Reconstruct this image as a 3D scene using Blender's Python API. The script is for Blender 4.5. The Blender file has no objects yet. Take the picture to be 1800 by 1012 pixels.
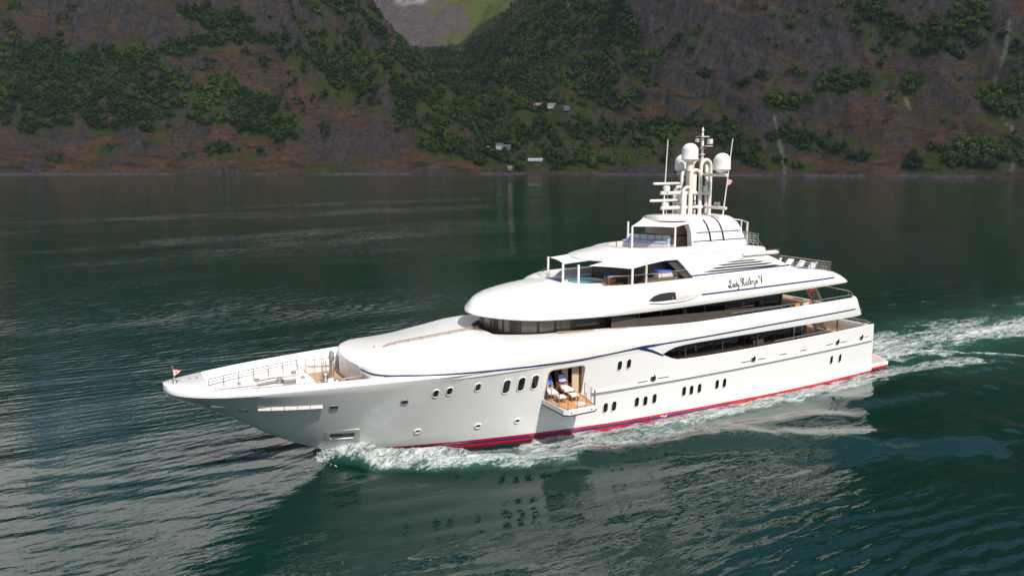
import bpy, bmesh, math, random
import numpy as np
from mathutils import Vector, Matrix, Quaternion
R = math.radians
rnd = random.Random(7)
S = bpy.context.scene
COL = S.collection

# ------------------------------------------------------------------ camera, sky, sun, exposure
CAM = np.array([-3.3596, -45.6817, 18.7936])
A30 = R(30)
RIGHT = np.array([math.cos(A30), -math.sin(A30)])
FWD = np.array([math.sin(A30), math.cos(A30)])
FPX, HORY = 1315.21, 288.0
cam = bpy.data.cameras.new('camera'); cam.sensor_width = 36.0; cam.lens = 36 * FPX / 1800
cam.clip_start = 0.5; cam.clip_end = 30000
co = bpy.data.objects.new('camera', cam); COL.objects.link(co)
co.location = CAM; co.rotation_euler = (R(90 - 9.4114), 0, -A30)
S.camera = co

W = bpy.data.worlds.new("World"); S.world = W; W.use_nodes = True
nt = W.node_tree; bg = nt.nodes['Background']
sky = nt.nodes.new('ShaderNodeTexSky'); sky.sky_type = 'NISHITA'; sky.sun_disc = False
sky.sun_elevation = R(46.5); sky.sun_rotation = R(180 + 1); sky.dust_density = 1.0; sky.air_density = 1.0
nt.links.new(sky.outputs[0], bg.inputs[0]); bg.inputs[1].default_value = 0.11
SUND = Vector((-0.02 * math.cos(R(46.5)), -math.cos(R(46.5)), math.sin(R(46.5)))).normalized()
sl = bpy.data.lights.new('sun', 'SUN'); sl.energy = 5.0; sl.angle = R(0.5); sl.color = (1.0, 0.94, 0.86)
so = bpy.data.objects.new('sun', sl); COL.objects.link(so)
so.rotation_euler = (-SUND).to_track_quat('-Z', 'Y').to_euler(); so.location = SUND * 300
S.view_settings.view_transform = 'Standard'; S.view_settings.look = 'None'
S.view_settings.exposure = 0.14; S.view_settings.gamma = 1.0
S.render.engine = 'CYCLES'
S.cycles.max_bounces = 6; S.cycles.diffuse_bounces = 3; S.cycles.glossy_bounces = 3
S.cycles.transmission_bounces = 3; S.cycles.transparent_max_bounces = 6
S.cycles.caustics_reflective = False; S.cycles.caustics_refractive = False

# ------------------------------------------------------------------ materials
MATS = {}
def mat(name, col, rough=0.5, metal=0.0, coat=0.0, spec=0.5, var=0.0, scale=4.0, bump=0.0, bscale=20.0):
    if name in MATS: return MATS[name]
    m = bpy.data.materials.new(name); m.use_nodes = True; MATS[name] = m
    n = m.node_tree.nodes; l = m.node_tree.links; p = n['Principled BSDF']
    p.inputs['Base Color'].default_value = (*col, 1); p.inputs['Roughness'].default_value = rough
    p.inputs['Metallic'].default_value = metal; p.inputs['Coat Weight'].default_value = coat
    p.inputs['Coat Roughness'].default_value = 0.06; p.inputs['Specular IOR Level'].default_value = spec
    tc = n.new('ShaderNodeTexCoord')
    nz = n.new('ShaderNodeTexNoise'); nz.inputs['Scale'].default_value = scale; nz.inputs['Detail'].default_value = 4
    l.new(tc.outputs['Object'], nz.inputs['Vector'])
    if var > 0:
        mx = n.new('ShaderNodeMix'); mx.data_type = 'RGBA'
        mx.inputs[6].default_value = (*[c * (1 - var) for c in col], 1)
        mx.inputs[7].default_value = (*[min(1, c * (1 + var)) for c in col], 1)
        l.new(nz.outputs['Fac'], mx.inputs[0]); l.new(mx.outputs[2], p.inputs['Base Color'])
    mr = n.new('ShaderNodeMapRange'); mr.inputs[3].default_value = rough * 0.8; mr.inputs[4].default_value = min(1, rough * 1.25)
    l.new(nz.outputs['Fac'], mr.inputs[0]); l.new(mr.outputs[0], p.inputs['Roughness'])
    if bump > 0:
        nb = n.new('ShaderNodeTexNoise'); nb.inputs['Scale'].default_value = bscale
        l.new(tc.outputs['Object'], nb.inputs['Vector'])
        b = n.new('ShaderNodeBump'); b.inputs['Strength'].default_value = bump; b.inputs['Distance'].default_value = 0.02
        l.new(nb.outputs['Fac'], b.inputs['Height']); l.new(b.outputs['Normal'], p.inputs['Normal'])
    return m

WHITE = mat('white_gelcoat', (0.77, 0.752, 0.732), 0.28, coat=0.35, var=0.015, scale=0.6)
WHITE2 = mat('white_paint', (0.76, 0.742, 0.722), 0.35, coat=0.2, var=0.02, scale=1.5)
BEIGE = mat('beige_paint', (0.62, 0.56, 0.49), 0.45, var=0.04)
CANVAS = mat('white_canvas', (0.76, 0.745, 0.72), 0.85, var=0.04, scale=3, bump=0.3, bscale=6)
NAVY = mat('navy_stripe', (0.008, 0.018, 0.085), 0.35, coat=0.3, var=0.1)
TEAK = None
GLASS = mat('tinted_glass', (0.012, 0.010, 0.009), 0.06, coat=0.0, spec=0.6, var=0.3, scale=0.8)
GLASS2 = mat('bronze_glass', (0.050, 0.042, 0.034), 0.08, spec=0.6, var=0.45, scale=0.5)
BROWN = mat('dark_bronze_panel', (0.05, 0.038, 0.031), 0.4, var=0.15, scale=2)
BLACK = mat('black_recess', (0.012, 0.011, 0.011), 0.5, var=0.2)
STEEL = mat('stainless_steel', (0.55, 0.51, 0.46), 0.22, metal=0.9, var=0.1, scale=8)
DSTEEL = mat('brushed_steel', (0.42, 0.40, 0.37), 0.35, metal=0.8, var=0.2, scale=8)
WOOD = mat('varnished_wood', (0.16, 0.055, 0.018), 0.3, coat=0.5, var=0.35, scale=5)
DWOOD = mat('dark_mahogany', (0.07, 0.022, 0.010), 0.35, coat=0.2, var=0.35, scale=3)
CREAM = mat('cream_curtain', (0.72, 0.62, 0.47), 0.9, var=0.06, scale=6)
GREYDECK = mat('grey_deck', (0.42, 0.41, 0.40), 0.7, var=0.08, scale=3)
BLUEC = mat('blue_cushion', (0.03, 0.12, 0.45), 0.85, var=0.2, scale=9)
LBLUE = mat('pale_blue_cushion', (0.33, 0.40, 0.56), 0.85, var=0.12, scale=9)
WCUSH = mat('white_cushion', (0.74, 0.72, 0.70), 0.9, var=0.05, scale=9)
ORANGE = mat('orange_cushion', (0.72, 0.20, 0.02), 0.8, var=0.1)
REDF = mat('red_flag', (0.55, 0.012, 0.03), 0.8, var=0.1)
PINKF = mat('white_red_flag', (0.7, 0.45, 0.45), 0.8, var=0.2)
GREENF = mat('green_emblem', (0.02, 0.22, 0.05), 0.8, var=0.1)
INK = mat('dark_lettering', (0.02, 0.012, 0.008), 0.4, var=0.1)
POOL = mat('pool_water', (0.10, 0.50, 0.52), 0.08, var=0.15, scale=2, bump=0.3, bscale=5)

def ncoord(n, l, out='Object'):
    tc = n.new('ShaderNodeTexCoord'); return tc.outputs[out]
def math_node(n, l, op, a, b=None, clamp=False):
    m = n.new('ShaderNodeMath'); m.operation = op; m.use_clamp = clamp
    for i, v in enumerate((a, b)):
        if v is None: continue
        if isinstance(v, (int, float)): m.inputs[i].default_value = v
        else: l.new(v, m.inputs[i])
    return m.outputs[0]
def mix_rgb(n, l, fac, a, b):
    m = n.new('ShaderNodeMix'); m.data_type = 'RGBA'
    for i, v in ((0, fac), (6, a), (7, b)):
        if isinstance(v, (int, float)): m.inputs[i].default_value = v
        elif isinstance(v, tuple): m.inputs[i].default_value = (*v, 1)
        else: l.new(v, m.inputs[i])
    return m.outputs[2]
def ramp(n, l, fac, lo, hi):
    m = n.new('ShaderNodeMapRange'); m.inputs[1].default_value = lo; m.inputs[2].default_value = hi
    l.new(fac, m.inputs[0]); return m.outputs[0]
def noise(n, l, vec, scale, detail=4, rough=0.55, stretch=None, dist=0.0):
    if stretch:
        mp = n.new('ShaderNodeMapping'); mp.inputs['Scale'].default_value = stretch
        l.new(vec, mp.inputs['Vector']); vec = mp.outputs[0]
    t = n.new('ShaderNodeTexNoise'); t.inputs['Scale'].default_value = scale; t.inputs['Detail'].default_value = detail
    t.inputs['Roughness'].default_value = rough; t.inputs['Distortion'].default_value = dist
    l.new(vec, t.inputs['Vector']); return t.outputs['Fac']

def plank_mat(name, col, axis='Y', width=0.12, dark=0.45, rough=0.55):
    m = bpy.data.materials.new(name); m.use_nodes = True; n = m.node_tree.nodes; l = m.node_tree.links
    p = n['Principled BSDF']; c = ncoord(n, l); sx = n.new('ShaderNodeSeparateXYZ'); l.new(c, sx.inputs[0])
    v = math_node(n, l, 'MULTIPLY', sx.outputs[axis], 1 / width)
    fr = math_node(n, l, 'FRACT', v); seam = math_node(n, l, 'LESS_THAN', fr, 0.09)
    st = (1.5, 12, 12) if axis == 'Y' else (12, 1.5, 12)
    nz = noise(n, l, c, 2.5, 5, 0.6, st)
    base = mix_rgb(n, l, nz, tuple(x * 0.7 for x in col), tuple(min(1, x * 1.3) for x in col))
    out = mix_rgb(n, l, seam, base, tuple(x * dark for x in col))
    l.new(out, p.inputs['Base Color']); p.inputs['Roughness'].default_value = rough
    return m
TEAK = plank_mat('teak_deck', (0.46, 0.29, 0.17), 'Y', 0.14)
TEAKX = plank_mat('orange_teak', (0.62, 0.30, 0.13), 'X', 0.22, 0.6)
STRIPED = plank_mat('striped_fabric', (0.62, 0.63, 0.66), 'X', 0.16, 0.12, 0.9)
STRIPEDY = plank_mat('striped_pad', (0.62, 0.63, 0.66), 'Y', 0.16, 0.12, 0.9)
def check_mat():
    m = bpy.data.materials.new('blue_lattice_fabric'); m.use_nodes = True; n = m.node_tree.nodes; l = m.node_tree.links
    p = n['Principled BSDF']; c = ncoord(n, l); ck = n.new('ShaderNodeTexChecker'); ck.inputs['Scale'].default_value = 14
    ck.inputs['Color1'].default_value = (0.05, 0.16, 0.5, 1); ck.inputs['Color2'].default_value = (0.6, 0.66, 0.78, 1)
    mp = n.new('ShaderNodeMapping'); mp.inputs['Rotation'].default_value = (0, 0.3, R(45)); l.new(c, mp.inputs[0])
    l.new(mp.outputs[0], ck.inputs['Vector']); l.new(ck.outputs['Color'], p.inputs['Base Color']); p.inputs['Roughness'].default_value = 0.85
    return m
LATTICE = check_mat()

# ------------------------------------------------------------------ mesh helpers
def link(o, parent=None):
    COL.objects.link(o)
    if parent is not None: o.parent = parent
    return o
def wloc(o):
    v = Vector((0, 0, 0))
    while o is not None:
        v += o.location; o = o.parent
    return v
def tag(o, label=None, cat=None, group=None, kind=None):
    if label: o['label'] = label
    if cat: o['category'] = cat
    if group: o['group'] = group
    if kind: o['kind'] = kind
    return o
def empty(name, loc=(0, 0, 0), label=None, cat=None, group=None, rz=0):
    o = bpy.data.objects.new(name, None); COL.objects.link(o); o.location = loc; o.rotation_euler = (0, 0, rz)
    o.empty_display_size = 0.3
    return tag(o, label, cat, group)

class MB:
    def __init__(s): s.v = []; s.f = []
    def add(s, vs, fs):
        b = len(s.v); s.v += [tuple(float(c) for c in p) for p in vs]; s.f += [tuple(b + i for i in f) for f in fs]; return s
    def box(s, c, d, rz=0, ry=0, bev=0):
        hx, hy, hz = d[0] / 2, d[1] / 2, d[2] / 2
        M = Matrix.Rotation(rz, 3, 'Z') @ Matrix.Rotation(ry, 3, 'Y')
        if bev <= 0:
            vs = [(sx * hx, sy * hy, sz * hz) for sz in (-1, 1) for sy in (-1, 1) for sx in (-1, 1)]
            fs = [(0, 2, 3, 1), (4, 5, 7, 6), (0, 1, 5, 4), (2, 6, 7, 3), (0, 4, 6, 2), (1, 3, 7, 5)]
        else:
            bm = bmesh.new(); bmesh.ops.create_cube(bm, size=1)
            for q in bm.verts: q.co = Vector((q.co.x * d[0], q.co.y * d[1], q.co.z * d[2]))
            bmesh.ops.bevel(bm, geom=list(bm.edges), offset=min(bev, 0.45 * min(d)), segments=2, affect='EDGES', profile=0.6)
            bm.verts.index_update(); vs = [tuple(q.co) for q in bm.verts]; fs = [tuple(q.index for q in f.verts) for f in bm.faces]; bm.free()
        cc = Vector(c)
        return s.add([M @ Vector(q) + cc for q in vs], fs)
    def tube(s, pts, r, n=8, caps=True, r1=None):
        pts = [Vector(p) for p in pts]; m = len(pts); rings = []
        prev = None
        for i, p in enumerate(pts):
            t = (pts[min(i + 1, m - 1)] - pts[max(i - 1, 0)])
            if t.length < 1e-9: t = Vector((0, 0, 1))
            t.normalize()
            ref = Vector((0, 0, 1)) if abs(t.z) < 0.9 else Vector((1, 0, 0))
            if prev is None: u = t.cross(ref).normalized()
            else:
                u = prev - t * prev.dot(t)
                u = u.normalized() if u.length > 1e-6 else t.cross(ref).normalized()
            prev = u; w = t.cross(u)
            rr = r if r1 is None else r + (r1 - r) * i / (m - 1)
            rings.append([p + u * (rr * math.cos(2 * math.pi * k / n)) + w * (rr * math.sin(2 * math.pi * k / n)) for k in range(n)])
        vs = [q for rg in rings for q in rg]
        fs = [(i * n + k, i * n + (k + 1) % n, (i + 1) * n + (k + 1) % n, (i + 1) * n + k) for i in range(m - 1) for k in range(n)]
        if caps: fs += [tuple(reversed(range(n))), tuple((m - 1) * n + k for k in range(n))]
        return s.add(vs, fs)
    def lathe(s, prof, c, n=24, axis='Z'):
        vs = []; fs = []
        for (r, z) in prof:
            for k in range(n):
                a = 2 * math.pi * k / n; q = (r * math.cos(a), r * math.sin(a), z)
                if axis == 'Y': q = (q[0], q[2], q[1])
                if axis == 'X': q = (q[2], q[0], q[1])
                vs.append((c[0] + q[0], c[1] + q[1], c[2] + q[2]))
        m = len(prof)
        fs = [(i * n + k, i * n + (k + 1) % n, (i + 1) * n + (k + 1) % n, (i + 1) * n + k) for i in range(m - 1) for k in range(n)]
        fs += [tuple(reversed(range(n))), tuple((m - 1) * n + k for k in range(n))]
        return s.add(vs, fs)
    def grid(s, rows, closed=False):
        m = len(rows); n = len(rows[0]); vs = [q for r in rows for q in r]
        kk = n if closed else n - 1
        return s.add(vs, [(i * n + k, i * n + (k + 1) % n, (i + 1) * n + (k + 1) % n, (i + 1) * n + k) for i in range(m - 1) for k in range(kk)])
    def rings(s, rows):
        n = len(rows[0]); m = len(rows); b = len(s.v)
        s.grid(rows, True)
        s.f.append(tuple(b + k for k in reversed(range(n)))); s.f.append(tuple(b + (m - 1) * n + k for k in range(n)))
        return s
    def slab(s, top, th):
        """a sheet of points given as rows, thickened downwards"""
        bot = [[(q[0], q[1], q[2] - th) for q in r] for r in top]
        m = len(top); n = len(top[0])
        s.grid(top); s.grid([list(reversed(r)) for r in bot])
        ed = [(0, j) for j in range(n)] + [(i, n - 1) for i in range(1, m)] + [(m - 1, j) for j in range(n - 2, -1, -1)] + [(i, 0) for i in range(m - 2, 0, -1)]
        a = [top[i][j] for i, j in ed]; c = [bot[i][j] for i, j in ed]; k = len(ed)
        s.add(a + c, [(i, (i + 1) % k, k + (i + 1) % k, k + i) for i in range(k)])
        return s
    def build(s, name, m, parent=None, smooth=35, weld=True, fixn=True):
        off = wloc(parent) if parent is not None else Vector((0, 0, 0))
        me = bpy.data.meshes.new(name)
        me.from_pydata([(q[0] - off.x, q[1] - off.y, q[2] - off.z) for q in s.v], [], s.f)
        me.update()
        if weld or fixn:
            bm = bmesh.new(); bm.from_mesh(me)
            if weld: bmesh.ops.remove_doubles(bm, verts=bm.verts, dist=1e-4)
            bmesh.ops.dissolve_degenerate(bm, edges=bm.edges, dist=1e-5)
            if fixn: bmesh.ops.recalc_face_normals(bm, faces=bm.faces)
            bm.to_mesh(me); bm.free()
        if smooth:
            me.shade_smooth(); me.set_sharp_from_angle(angle=R(smooth))
        me.materials.append(m)
        o = bpy.data.objects.new(name, me); link(o, parent)
        return o
def copy_tree(o, parent=None):
    c = o.copy(); COL.objects.link(c)
    if parent is not None: c.parent = parent
    for ch in list(o.children): copy_tree(ch, c)
    return c

class Tab:
    """monotone cubic table"""
    def __init__(s, pts):
        s.x = np.array([p[0] for p in pts], float); s.y = np.array([p[1] for p in pts], float)
        h = np.diff(s.x); d = np.diff(s.y) / h; m = np.zeros(len(s.x)); m[0] = d[0]; m[-1] = d[-1]
        for i in range(1, len(s.x) - 1):
            if d[i - 1] * d[i] > 0:
                w1 = 2 * h[i] + h[i - 1]; w2 = h[i] + 2 * h[i - 1]; m[i] = (w1 + w2) / (w1 / d[i - 1] + w2 / d[i])
        s.m = m
    def __call__(s, x):
        x = min(max(x, s.x[0]), s.x[-1]); i = min(int(np.searchsorted(s.x, x, 'right')) - 1, len(s.x) - 2)
        h = s.x[i + 1] - s.x[i]; t = (x - s.x[i]) / h
        return float((2 * t**3 - 3 * t**2 + 1) * s.y[i] + (t**3 - 2 * t**2 + t) * h * s.m[i] + (-2 * t**3 + 3 * t**2) * s.y[i + 1] + (t**3 - t**2) * h * s.m[i + 1])
def lin(pts):
    xs = [p[0] for p in pts]; ys = [p[1] for p in pts]
    return lambda x: float(np.interp(x, xs, ys))
def mring(x, half, shear=None):
    """closed ring from a half profile that starts and ends on the centre line"""
    h = [(max(p[0], 0.0), p[1]) for p in half]
    f = (lambda z: x + (shear(z) if shear else 0))
    return [(f(z), -y, z) for y, z in h] + [(f(z), y, z) for y, z in reversed(h[1:-1])]
def frange(a, b, st):
    n = max(1, int(round((b - a) / st))); return [a + (b - a) * i / n for i in range(n + 1)]
def cat(pts, sub=6):
    P = [Vector(p) for p in pts]; out = []
    for i in range(len(P) - 1):
        p0 = P[max(i - 1, 0)]; p1 = P[i]; p2 = P[i + 1]; p3 = P[min(i + 2, len(P) - 1)]
        for k in range(sub):
            t = k / sub
            out.append(0.5 * ((2 * p1) + (p2 - p0) * t + (2 * p0 - 5 * p1 + 4 * p2 - p3) * t * t + (3 * p1 - p0 - 3 * p2 + p3) * t**3))
    out.append(P[-1]); return out
# ------------------------------------------------------------------ hull form (x aft from the bow, port = -y)
ZST = Tab([(0, 6.02), (0.15, 5.72), (1, 5.2), (3, 4.12), (6.85, 1.72), (8.6, 0.9), (10.3, 0.0), (12.5, -1.2), (14, -1.5), (60, -1.5)])
YS = Tab([(0, 0.06), (0.03, 0.3), (0.15, 0.75), (0.5, 1.25), (1, 1.7), (2, 2.32), (3.5, 2.98), (5, 3.45), (8, 4.1), (11, 4.66), (14, 5.08), (18, 5.36), (22, 5.45), (45, 5.45), (55, 5.34), (58.5, 5.12)])
Y0 = Tab([(10.3, 0), (14.4, 1.3), (19, 2.75), (25, 4.1), (30, 4.8), (36, 5.16), (48, 5.22), (58.5, 4.9)])
ZS = Tab([(0, 6.05), (1, 5.92), (3, 5.86), (32.46, 5.85)])
ZSA = Tab([(32.5, 5.1), (33.1, 4.85), (34.1, 4.5), (36, 4.42), (41, 4.4), (47, 4.47), (56.7, 4.62), (58.5, 4.65)])
def zsheer(x): return ZS(x) if x < 32.48 else ZSA(x)
def hull_y(x, z):
    zs = 5.85 if x > 32.4 else ZS(x); zk = ZST(x); ys = YS(x)
    if x < 10.3:
        t = min(max((z - zk) / max(zs - zk, 1e-6), 0), 1); return ys * t ** 0.86
    y0 = Y0(x)
    if z >= 0:
        p = 0.86 + 0.2 * min(1, (x - 10.3) / 12); return y0 + (ys - y0) * min(z / zs, 1.0) ** p
    t = min(1, z / min(zk, -1e-3)); return y0 * (1 - (1 - 0.35 * min(1, max(0, (x - 13) / 4))) * t * t)
def hit(px, py, yf, y0=5.0):
    """where the line of sight through a photo point meets the port side y = -yf(x, z)"""
    p = R(9.4114); fw = Vector((FWD[0] * math.cos(p), FWD[1] * math.cos(p), -math.sin(p))); up = Vector((FWD[0] * math.sin(p), FWD[1] * math.sin(p), math.cos(p)))
    r = fw + Vector((RIGHT[0], RIGHT[1], 0)) * ((px - 900) / FPX) - up * ((py - 506) / FPX); c = Vector(CAM)
    def at(y): return c + r * ((y - c.y) / r.y)
    lo = -8.0; k = -8.0
    while k < 0:
        P = at(k)
        if -k - yf(P.x, P.z) < 0: break
        lo = k; k += .05
    hi = k
    for _ in range(30):
        m = (lo + hi) / 2; P = at(m)
        if -m - yf(P.x, P.z) > 0: lo = m
        else: hi = m
    return at((lo + hi) / 2)
def onplane(px, py, z):
    p = R(9.4114); fw = Vector((FWD[0] * math.cos(p), FWD[1] * math.cos(p), -math.sin(p))); up = Vector((FWD[0] * math.sin(p), FWD[1] * math.sin(p), math.cos(p)))
    r = fw + Vector((RIGHT[0], RIGHT[1], 0)) * ((px - 900) / FPX) - up * ((py - 506) / FPX); c = Vector(CAM)
    return c + r * ((z - c.z) / r.z)

YACHT = empty('motor_yacht', (30, 0, 0), 'large white motor yacht with navy stripes under way across the fjord', 'yacht')

# hull paint with boot stripes
def hull_mat():
    m = bpy.data.materials.new('hull_paint'); m.use_nodes = True; n = m.node_tree.nodes; l = m.node_tree.links; p = n['Principled BSDF']
    c = ncoord(n, l); sx = n.new('ShaderNodeSeparateXYZ'); l.new(c, sx.inputs[0]); x = sx.outputs['X']; z = sx.outputs['Z']
    nz = noise(n, l, c, 0.5, 4)
    white = mix_rgb(n, l, nz, (0.79, 0.77, 0.745), (0.815, 0.80, 0.775))
    aft = ramp(n, l, x, 4.0, 14.0)
    fwd = ramp(n, l, x, -17.0, -10.0)
    top = math_node(n, l, 'SUBTRACT', 0.50, math_node(n, l, 'MULTIPLY', aft, 0.20))
    bt = math_node(n, l, 'SUBTRACT', 0.33, math_node(n, l, 'MULTIPLY', aft, 0.25))
    red = math_node(n, l, 'LESS_THAN', z, top)
    b1 = math_node(n, l, 'LESS_THAN', z, bt); b2 = math_node(n, l, 'GREATER_THAN', z, 0.14)
    blue = math_node(n, l, 'MULTIPLY', b1, b2)
    low = math_node(n, l, 'LESS_THAN', z, -0.06)
    r1 = mix_rgb(n, l, red, white, (0.58, 0.008, 0.02)); r2 = mix_rgb(n, l, blue, r1, (0.02, 0.035, 0.16))
    r3 = mix_rgb(n, l, low, r2, (0.07, 0.012, 0.012))
    l.new(r3, p.inputs['Base Color']); p.inputs['Roughness'].default_value = 0.22; p.inputs['Coat Weight'].default_value = 0.9; p.inputs['Coat Roughness'].default_value = 0.02
    cb = n.new('ShaderNodeBump'); cb.inputs['Strength'].default_value = 1; cb.inputs['Distance'].default_value = .03; l.new(noise(n, l, c, 1.1, 3, .5, (.6, 1, 1)), cb.inputs['Height']); l.new(cb.outputs['Normal'], p.inputs['Coat Normal'])
    return m
HULLM = hull_mat()

LEV = [0, .06, .12, .18, .22, .26, .32, .38, .44, .5, .56, .62, .68, .74, .8, .86, .92, 1.0]
def hull_profile(x):
    zk, zs = ZST(x), zsheer(x); ys = hull_y(x, zs)
    pr = [(0.0, zk)]
    for s_ in LEV:
        z = zk + (zs - zk) * s_; y = hull_y(x, z)
        if s_ == 0: y = max(y, 0.02)
        pr.append((max(y, 0.02), z))
    if x < 32.48:
        c = max(0.0, min(1, (17.5 - x) / 6.0)); k = min(1.0, ys / 1.2)
        pr += [(ys + .03 * k, zs + .12 * c), (ys - .02 * k, zs + .27 * c), (ys - .14 * k, zs + .36 * c), (max(ys - .3 * k, .02), zs + .385 * c)]
        if x < 2.3:
            pr += [(max(ys - .6 * k, .015), zs + .40 * c), (.01, zs + .42), (.005, zs + .42)]
            pr += [(0.0, zs + .42)]
        else:
            w = 1.25 if x < 11.3 else .85; yi = max(ys - w, .1); dz = 4.95 if x < 11.3 else zs - .35; lw = .52 if x < 11.3 else 0
            pr += [(yi + .5 - .4 * (lw == 0), zs + .30 * c - .2 * lw), (yi, zs + .22 * c - lw), (yi - .03, dz), (0.0, dz)]
    else:
        pr += [(ys - .03, zs + .03), (ys - .08, zs + .05), (ys - .14, zs + .05), (ys - .19, zs + .03), (ys - .22, zs - .02), (ys - .24, zs - .3), (ys - .26, 3.4), (0.0, 3.4)]
    return pr
xs = [0.0, .03, .15, .35, .6, 1, 1.5, 2, 2.28, 2.32] + frange(3, 32, .75) + [32.46, 32.5, 32.8, 33.1, 33.5, 34.1, 35] + frange(36, 57.3, 1.2)
hm = MB(); rows = []
for x in xs: rows.append(mring(x, hull_profile(x)))
pr = hull_profile(57.45); rows.append(mring(57.45, pr, lambda z: (4.65 - z) * 0.10))
hm.rings(rows)
hull = hm.build('hull', HULLM, YACHT, 30)
# cut the balcony room and the anchor pocket out of the hull
def rbox(x0, x1, y0, y1, z0, z1, r):
    pts = []
    for cx, cz, a0 in ((x1 - r, z1 - r, 0), (x0 + r, z1 - r, 90), (x0 + .08, z0 + .08, 180), (x1 - .08, z0 + .08, 270)):
        rr = r if a0 < 180 else .08
        for k in range(6):
            a = R(a0 + 18 * k); pts.append((cx + rr * math.cos(a), cz + rr * math.sin(a)))
    return [[(p[0], y, p[1]) for p in pts] for y in (y0, y1)]
BX0, BX1 = 22.85, 25.72
cut = MB(); cut.rings(rbox(BX0, BX1, -6.5, -1.6, 3.16, 5.28, .32))
cuto = cut.build('cutter', WHITE, YACHT, 0)
AN = [hit(px, py, hull_y, 2.5) for px, py in ((577, 757), (626, 755), (626, 772), (577, 775))]
ca = Vector((0, 0, 0))
for q in AN: ca += q / 4
cut2 = MB(); cut2.box((ca.x, ca.y + .25, ca.z), (1.55, 1.3, .62), rz=R(-14), bev=.05); cut2o = cut2.build('cutter', WHITE, YACHT, 0)
for c in (cuto, cut2o):
    md = hull.modifiers.new('cut', 'BOOLEAN'); md.operation = 'DIFFERENCE'; md.solver = 'EXACT'; md.object = c
dg = bpy.context.evaluated_depsgraph_get(); dg.update()
nm = bpy.data.meshes.new_from_object(hull.evaluated_get(dg)); hull.modifiers.clear(); hull.data = nm; nm.name = 'hull'
nm.shade_smooth(); nm.set_sharp_from_angle(angle=R(30)); nm.materials.clear(); nm.materials.append(HULLM)
for c in (cuto, cut2o): bpy.data.objects.remove(c)

# rub rail
rb = MB(); rr = []
for x in frange(26.6, 57.35, .6):
    z = 3.02 + max(0, (x - 40) * .011); y = hull_y(x, z)
    rr.append([(x, -y + .02, z + .13), (x, -y - .10, z + .10), (x, -y - .12, z), (x, -y - .09, z - .09), (x, -y + .02, z - .11)])
rb.grid(rr)
rb.grid([[(p[0], -p[1], p[2]) for p in r] for r in rr])
rb.build('rub_rail', WHITE2, YACHT, 50)
st = MB(); rr = []
for x in frange(26.6, 57.35, .6):
    z = 3.02 + max(0, (x - 40) * .011); y = hull_y(x, z)
    rr.append([(x, -y - .128, z + .03), (x, -y - .135, z), (x, -y - .128, z - .035)])
st.grid(rr); st.build('rub_strip', DSTEEL, YACHT, 0)

# ---------------- ports and fittings in the hull side
def frame_at(P, yf):
    e = .05
    dydx = (yf(P.x + e, P.z) - yf(P.x - e, P.z)) / (2 * e); dydz = (yf(P.x, P.z + e) - yf(P.x, P.z - e)) / (2 * e)
    T = Vector((1, -dydx, 0)).normalized(); U = Vector((0, -dydz, 1)).normalized(); N = T.cross(U).normalized()
    if N.y > 0: N = -N
    U = N.cross(T).normalized()
    if U.z < 0: U = -U
    return T, U, N
def stadium(w, h, n=10, r=None):
    r = min(w, h) / 2 if r is None else r; out = []
    for cx, cz, a0 in ((w / 2 - r, h / 2 - r, 0), (-(w / 2 - r), h / 2 - r, 90), (-(w / 2 - r), -(h / 2 - r), 180), (w / 2 - r, -(h / 2 - r), 270)):
        for k in range(n): 
            a = R(a0 + 90 * k / (n - 1)); out.append((cx + r * math.cos(a), cz + r * math.sin(a)))
    return out
def port(P, w, h, yf, name='porthole', fm=WHITE2, gm=GLASS, rim=.06, out=.05, depth=.03, r=None, extra=None):
    T, U, N = frame_at(P, yf); rows = []
    for g, o in ((rim, -.06), (rim, out * .4), (rim * .6, out), (.015, out), (0.0, out - .012), (-.005, -.03)):
        rows.append([P + T * a + U * b + N * o for a, b in stadium(w + 2 * g, h + 2 * g, r=None if r is None else r + g)])
    fo = MB().grid(rows, True).build(name, fm, YACHT, 40)
    pl = [P + T * a + U * b + N * (-depth + .045) for a, b in stadium(w - .005, h - .005, r=r)]
    MB().add(pl, [tuple(range(len(pl)))]).build('pane' if gm in (GLASS, GLASS2) else 'throat', gm, fo, 0, fixn=False)
    return fo
for (px, py) in ((766, 691), (790, 687), (840, 680)): port(hit(px, py, hull_y), .34, .62, hull_y)
for (px, py) in ((890, 679), (916, 675), (940, 671)): port(hit(px, py, hull_y), .46, 1.08, hull_y, rim=.08)
for (px, py) in ((1089, 642), (1105, 639)): port(hit(px, py, hull_y), .36, .70, hull_y)
for (px, py) in ((1064, 716), (1079, 713), (1119, 706), (1134, 704), (1150, 700), (1202, 687), (1215, 685), (1229, 682), (1260, 675), (1273, 672.5), (1461, 632), (1476, 629)):
    port(hit(px, py, hull_y), .36, .74, hull_y)
for (px, py) in ((734, 757), (840, 748), (909, 739)): port(hit(px, py, hull_y), .30, .26, hull_y, rim=.1, out=.07)
for (px, py) in ((1148, 665), (1324, 631), (1472, 601), (1514, 593)):
    port(hit(px, py, hull_y), .34, .40, hull_y, 'mooring_fairlead', STEEL, BLACK, .09, .06)
for (px, py, w, h) in ((428, 721, .42, .17), (587, 715, .42, .24), (711, 706, .38, .3)):
    port(hit(px, py, hull_y, 3.5), w, h, hull_y, 'mooring_fairlead', STEEL, BLACK if px != 428 else WCUSH, .07, .05)
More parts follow.
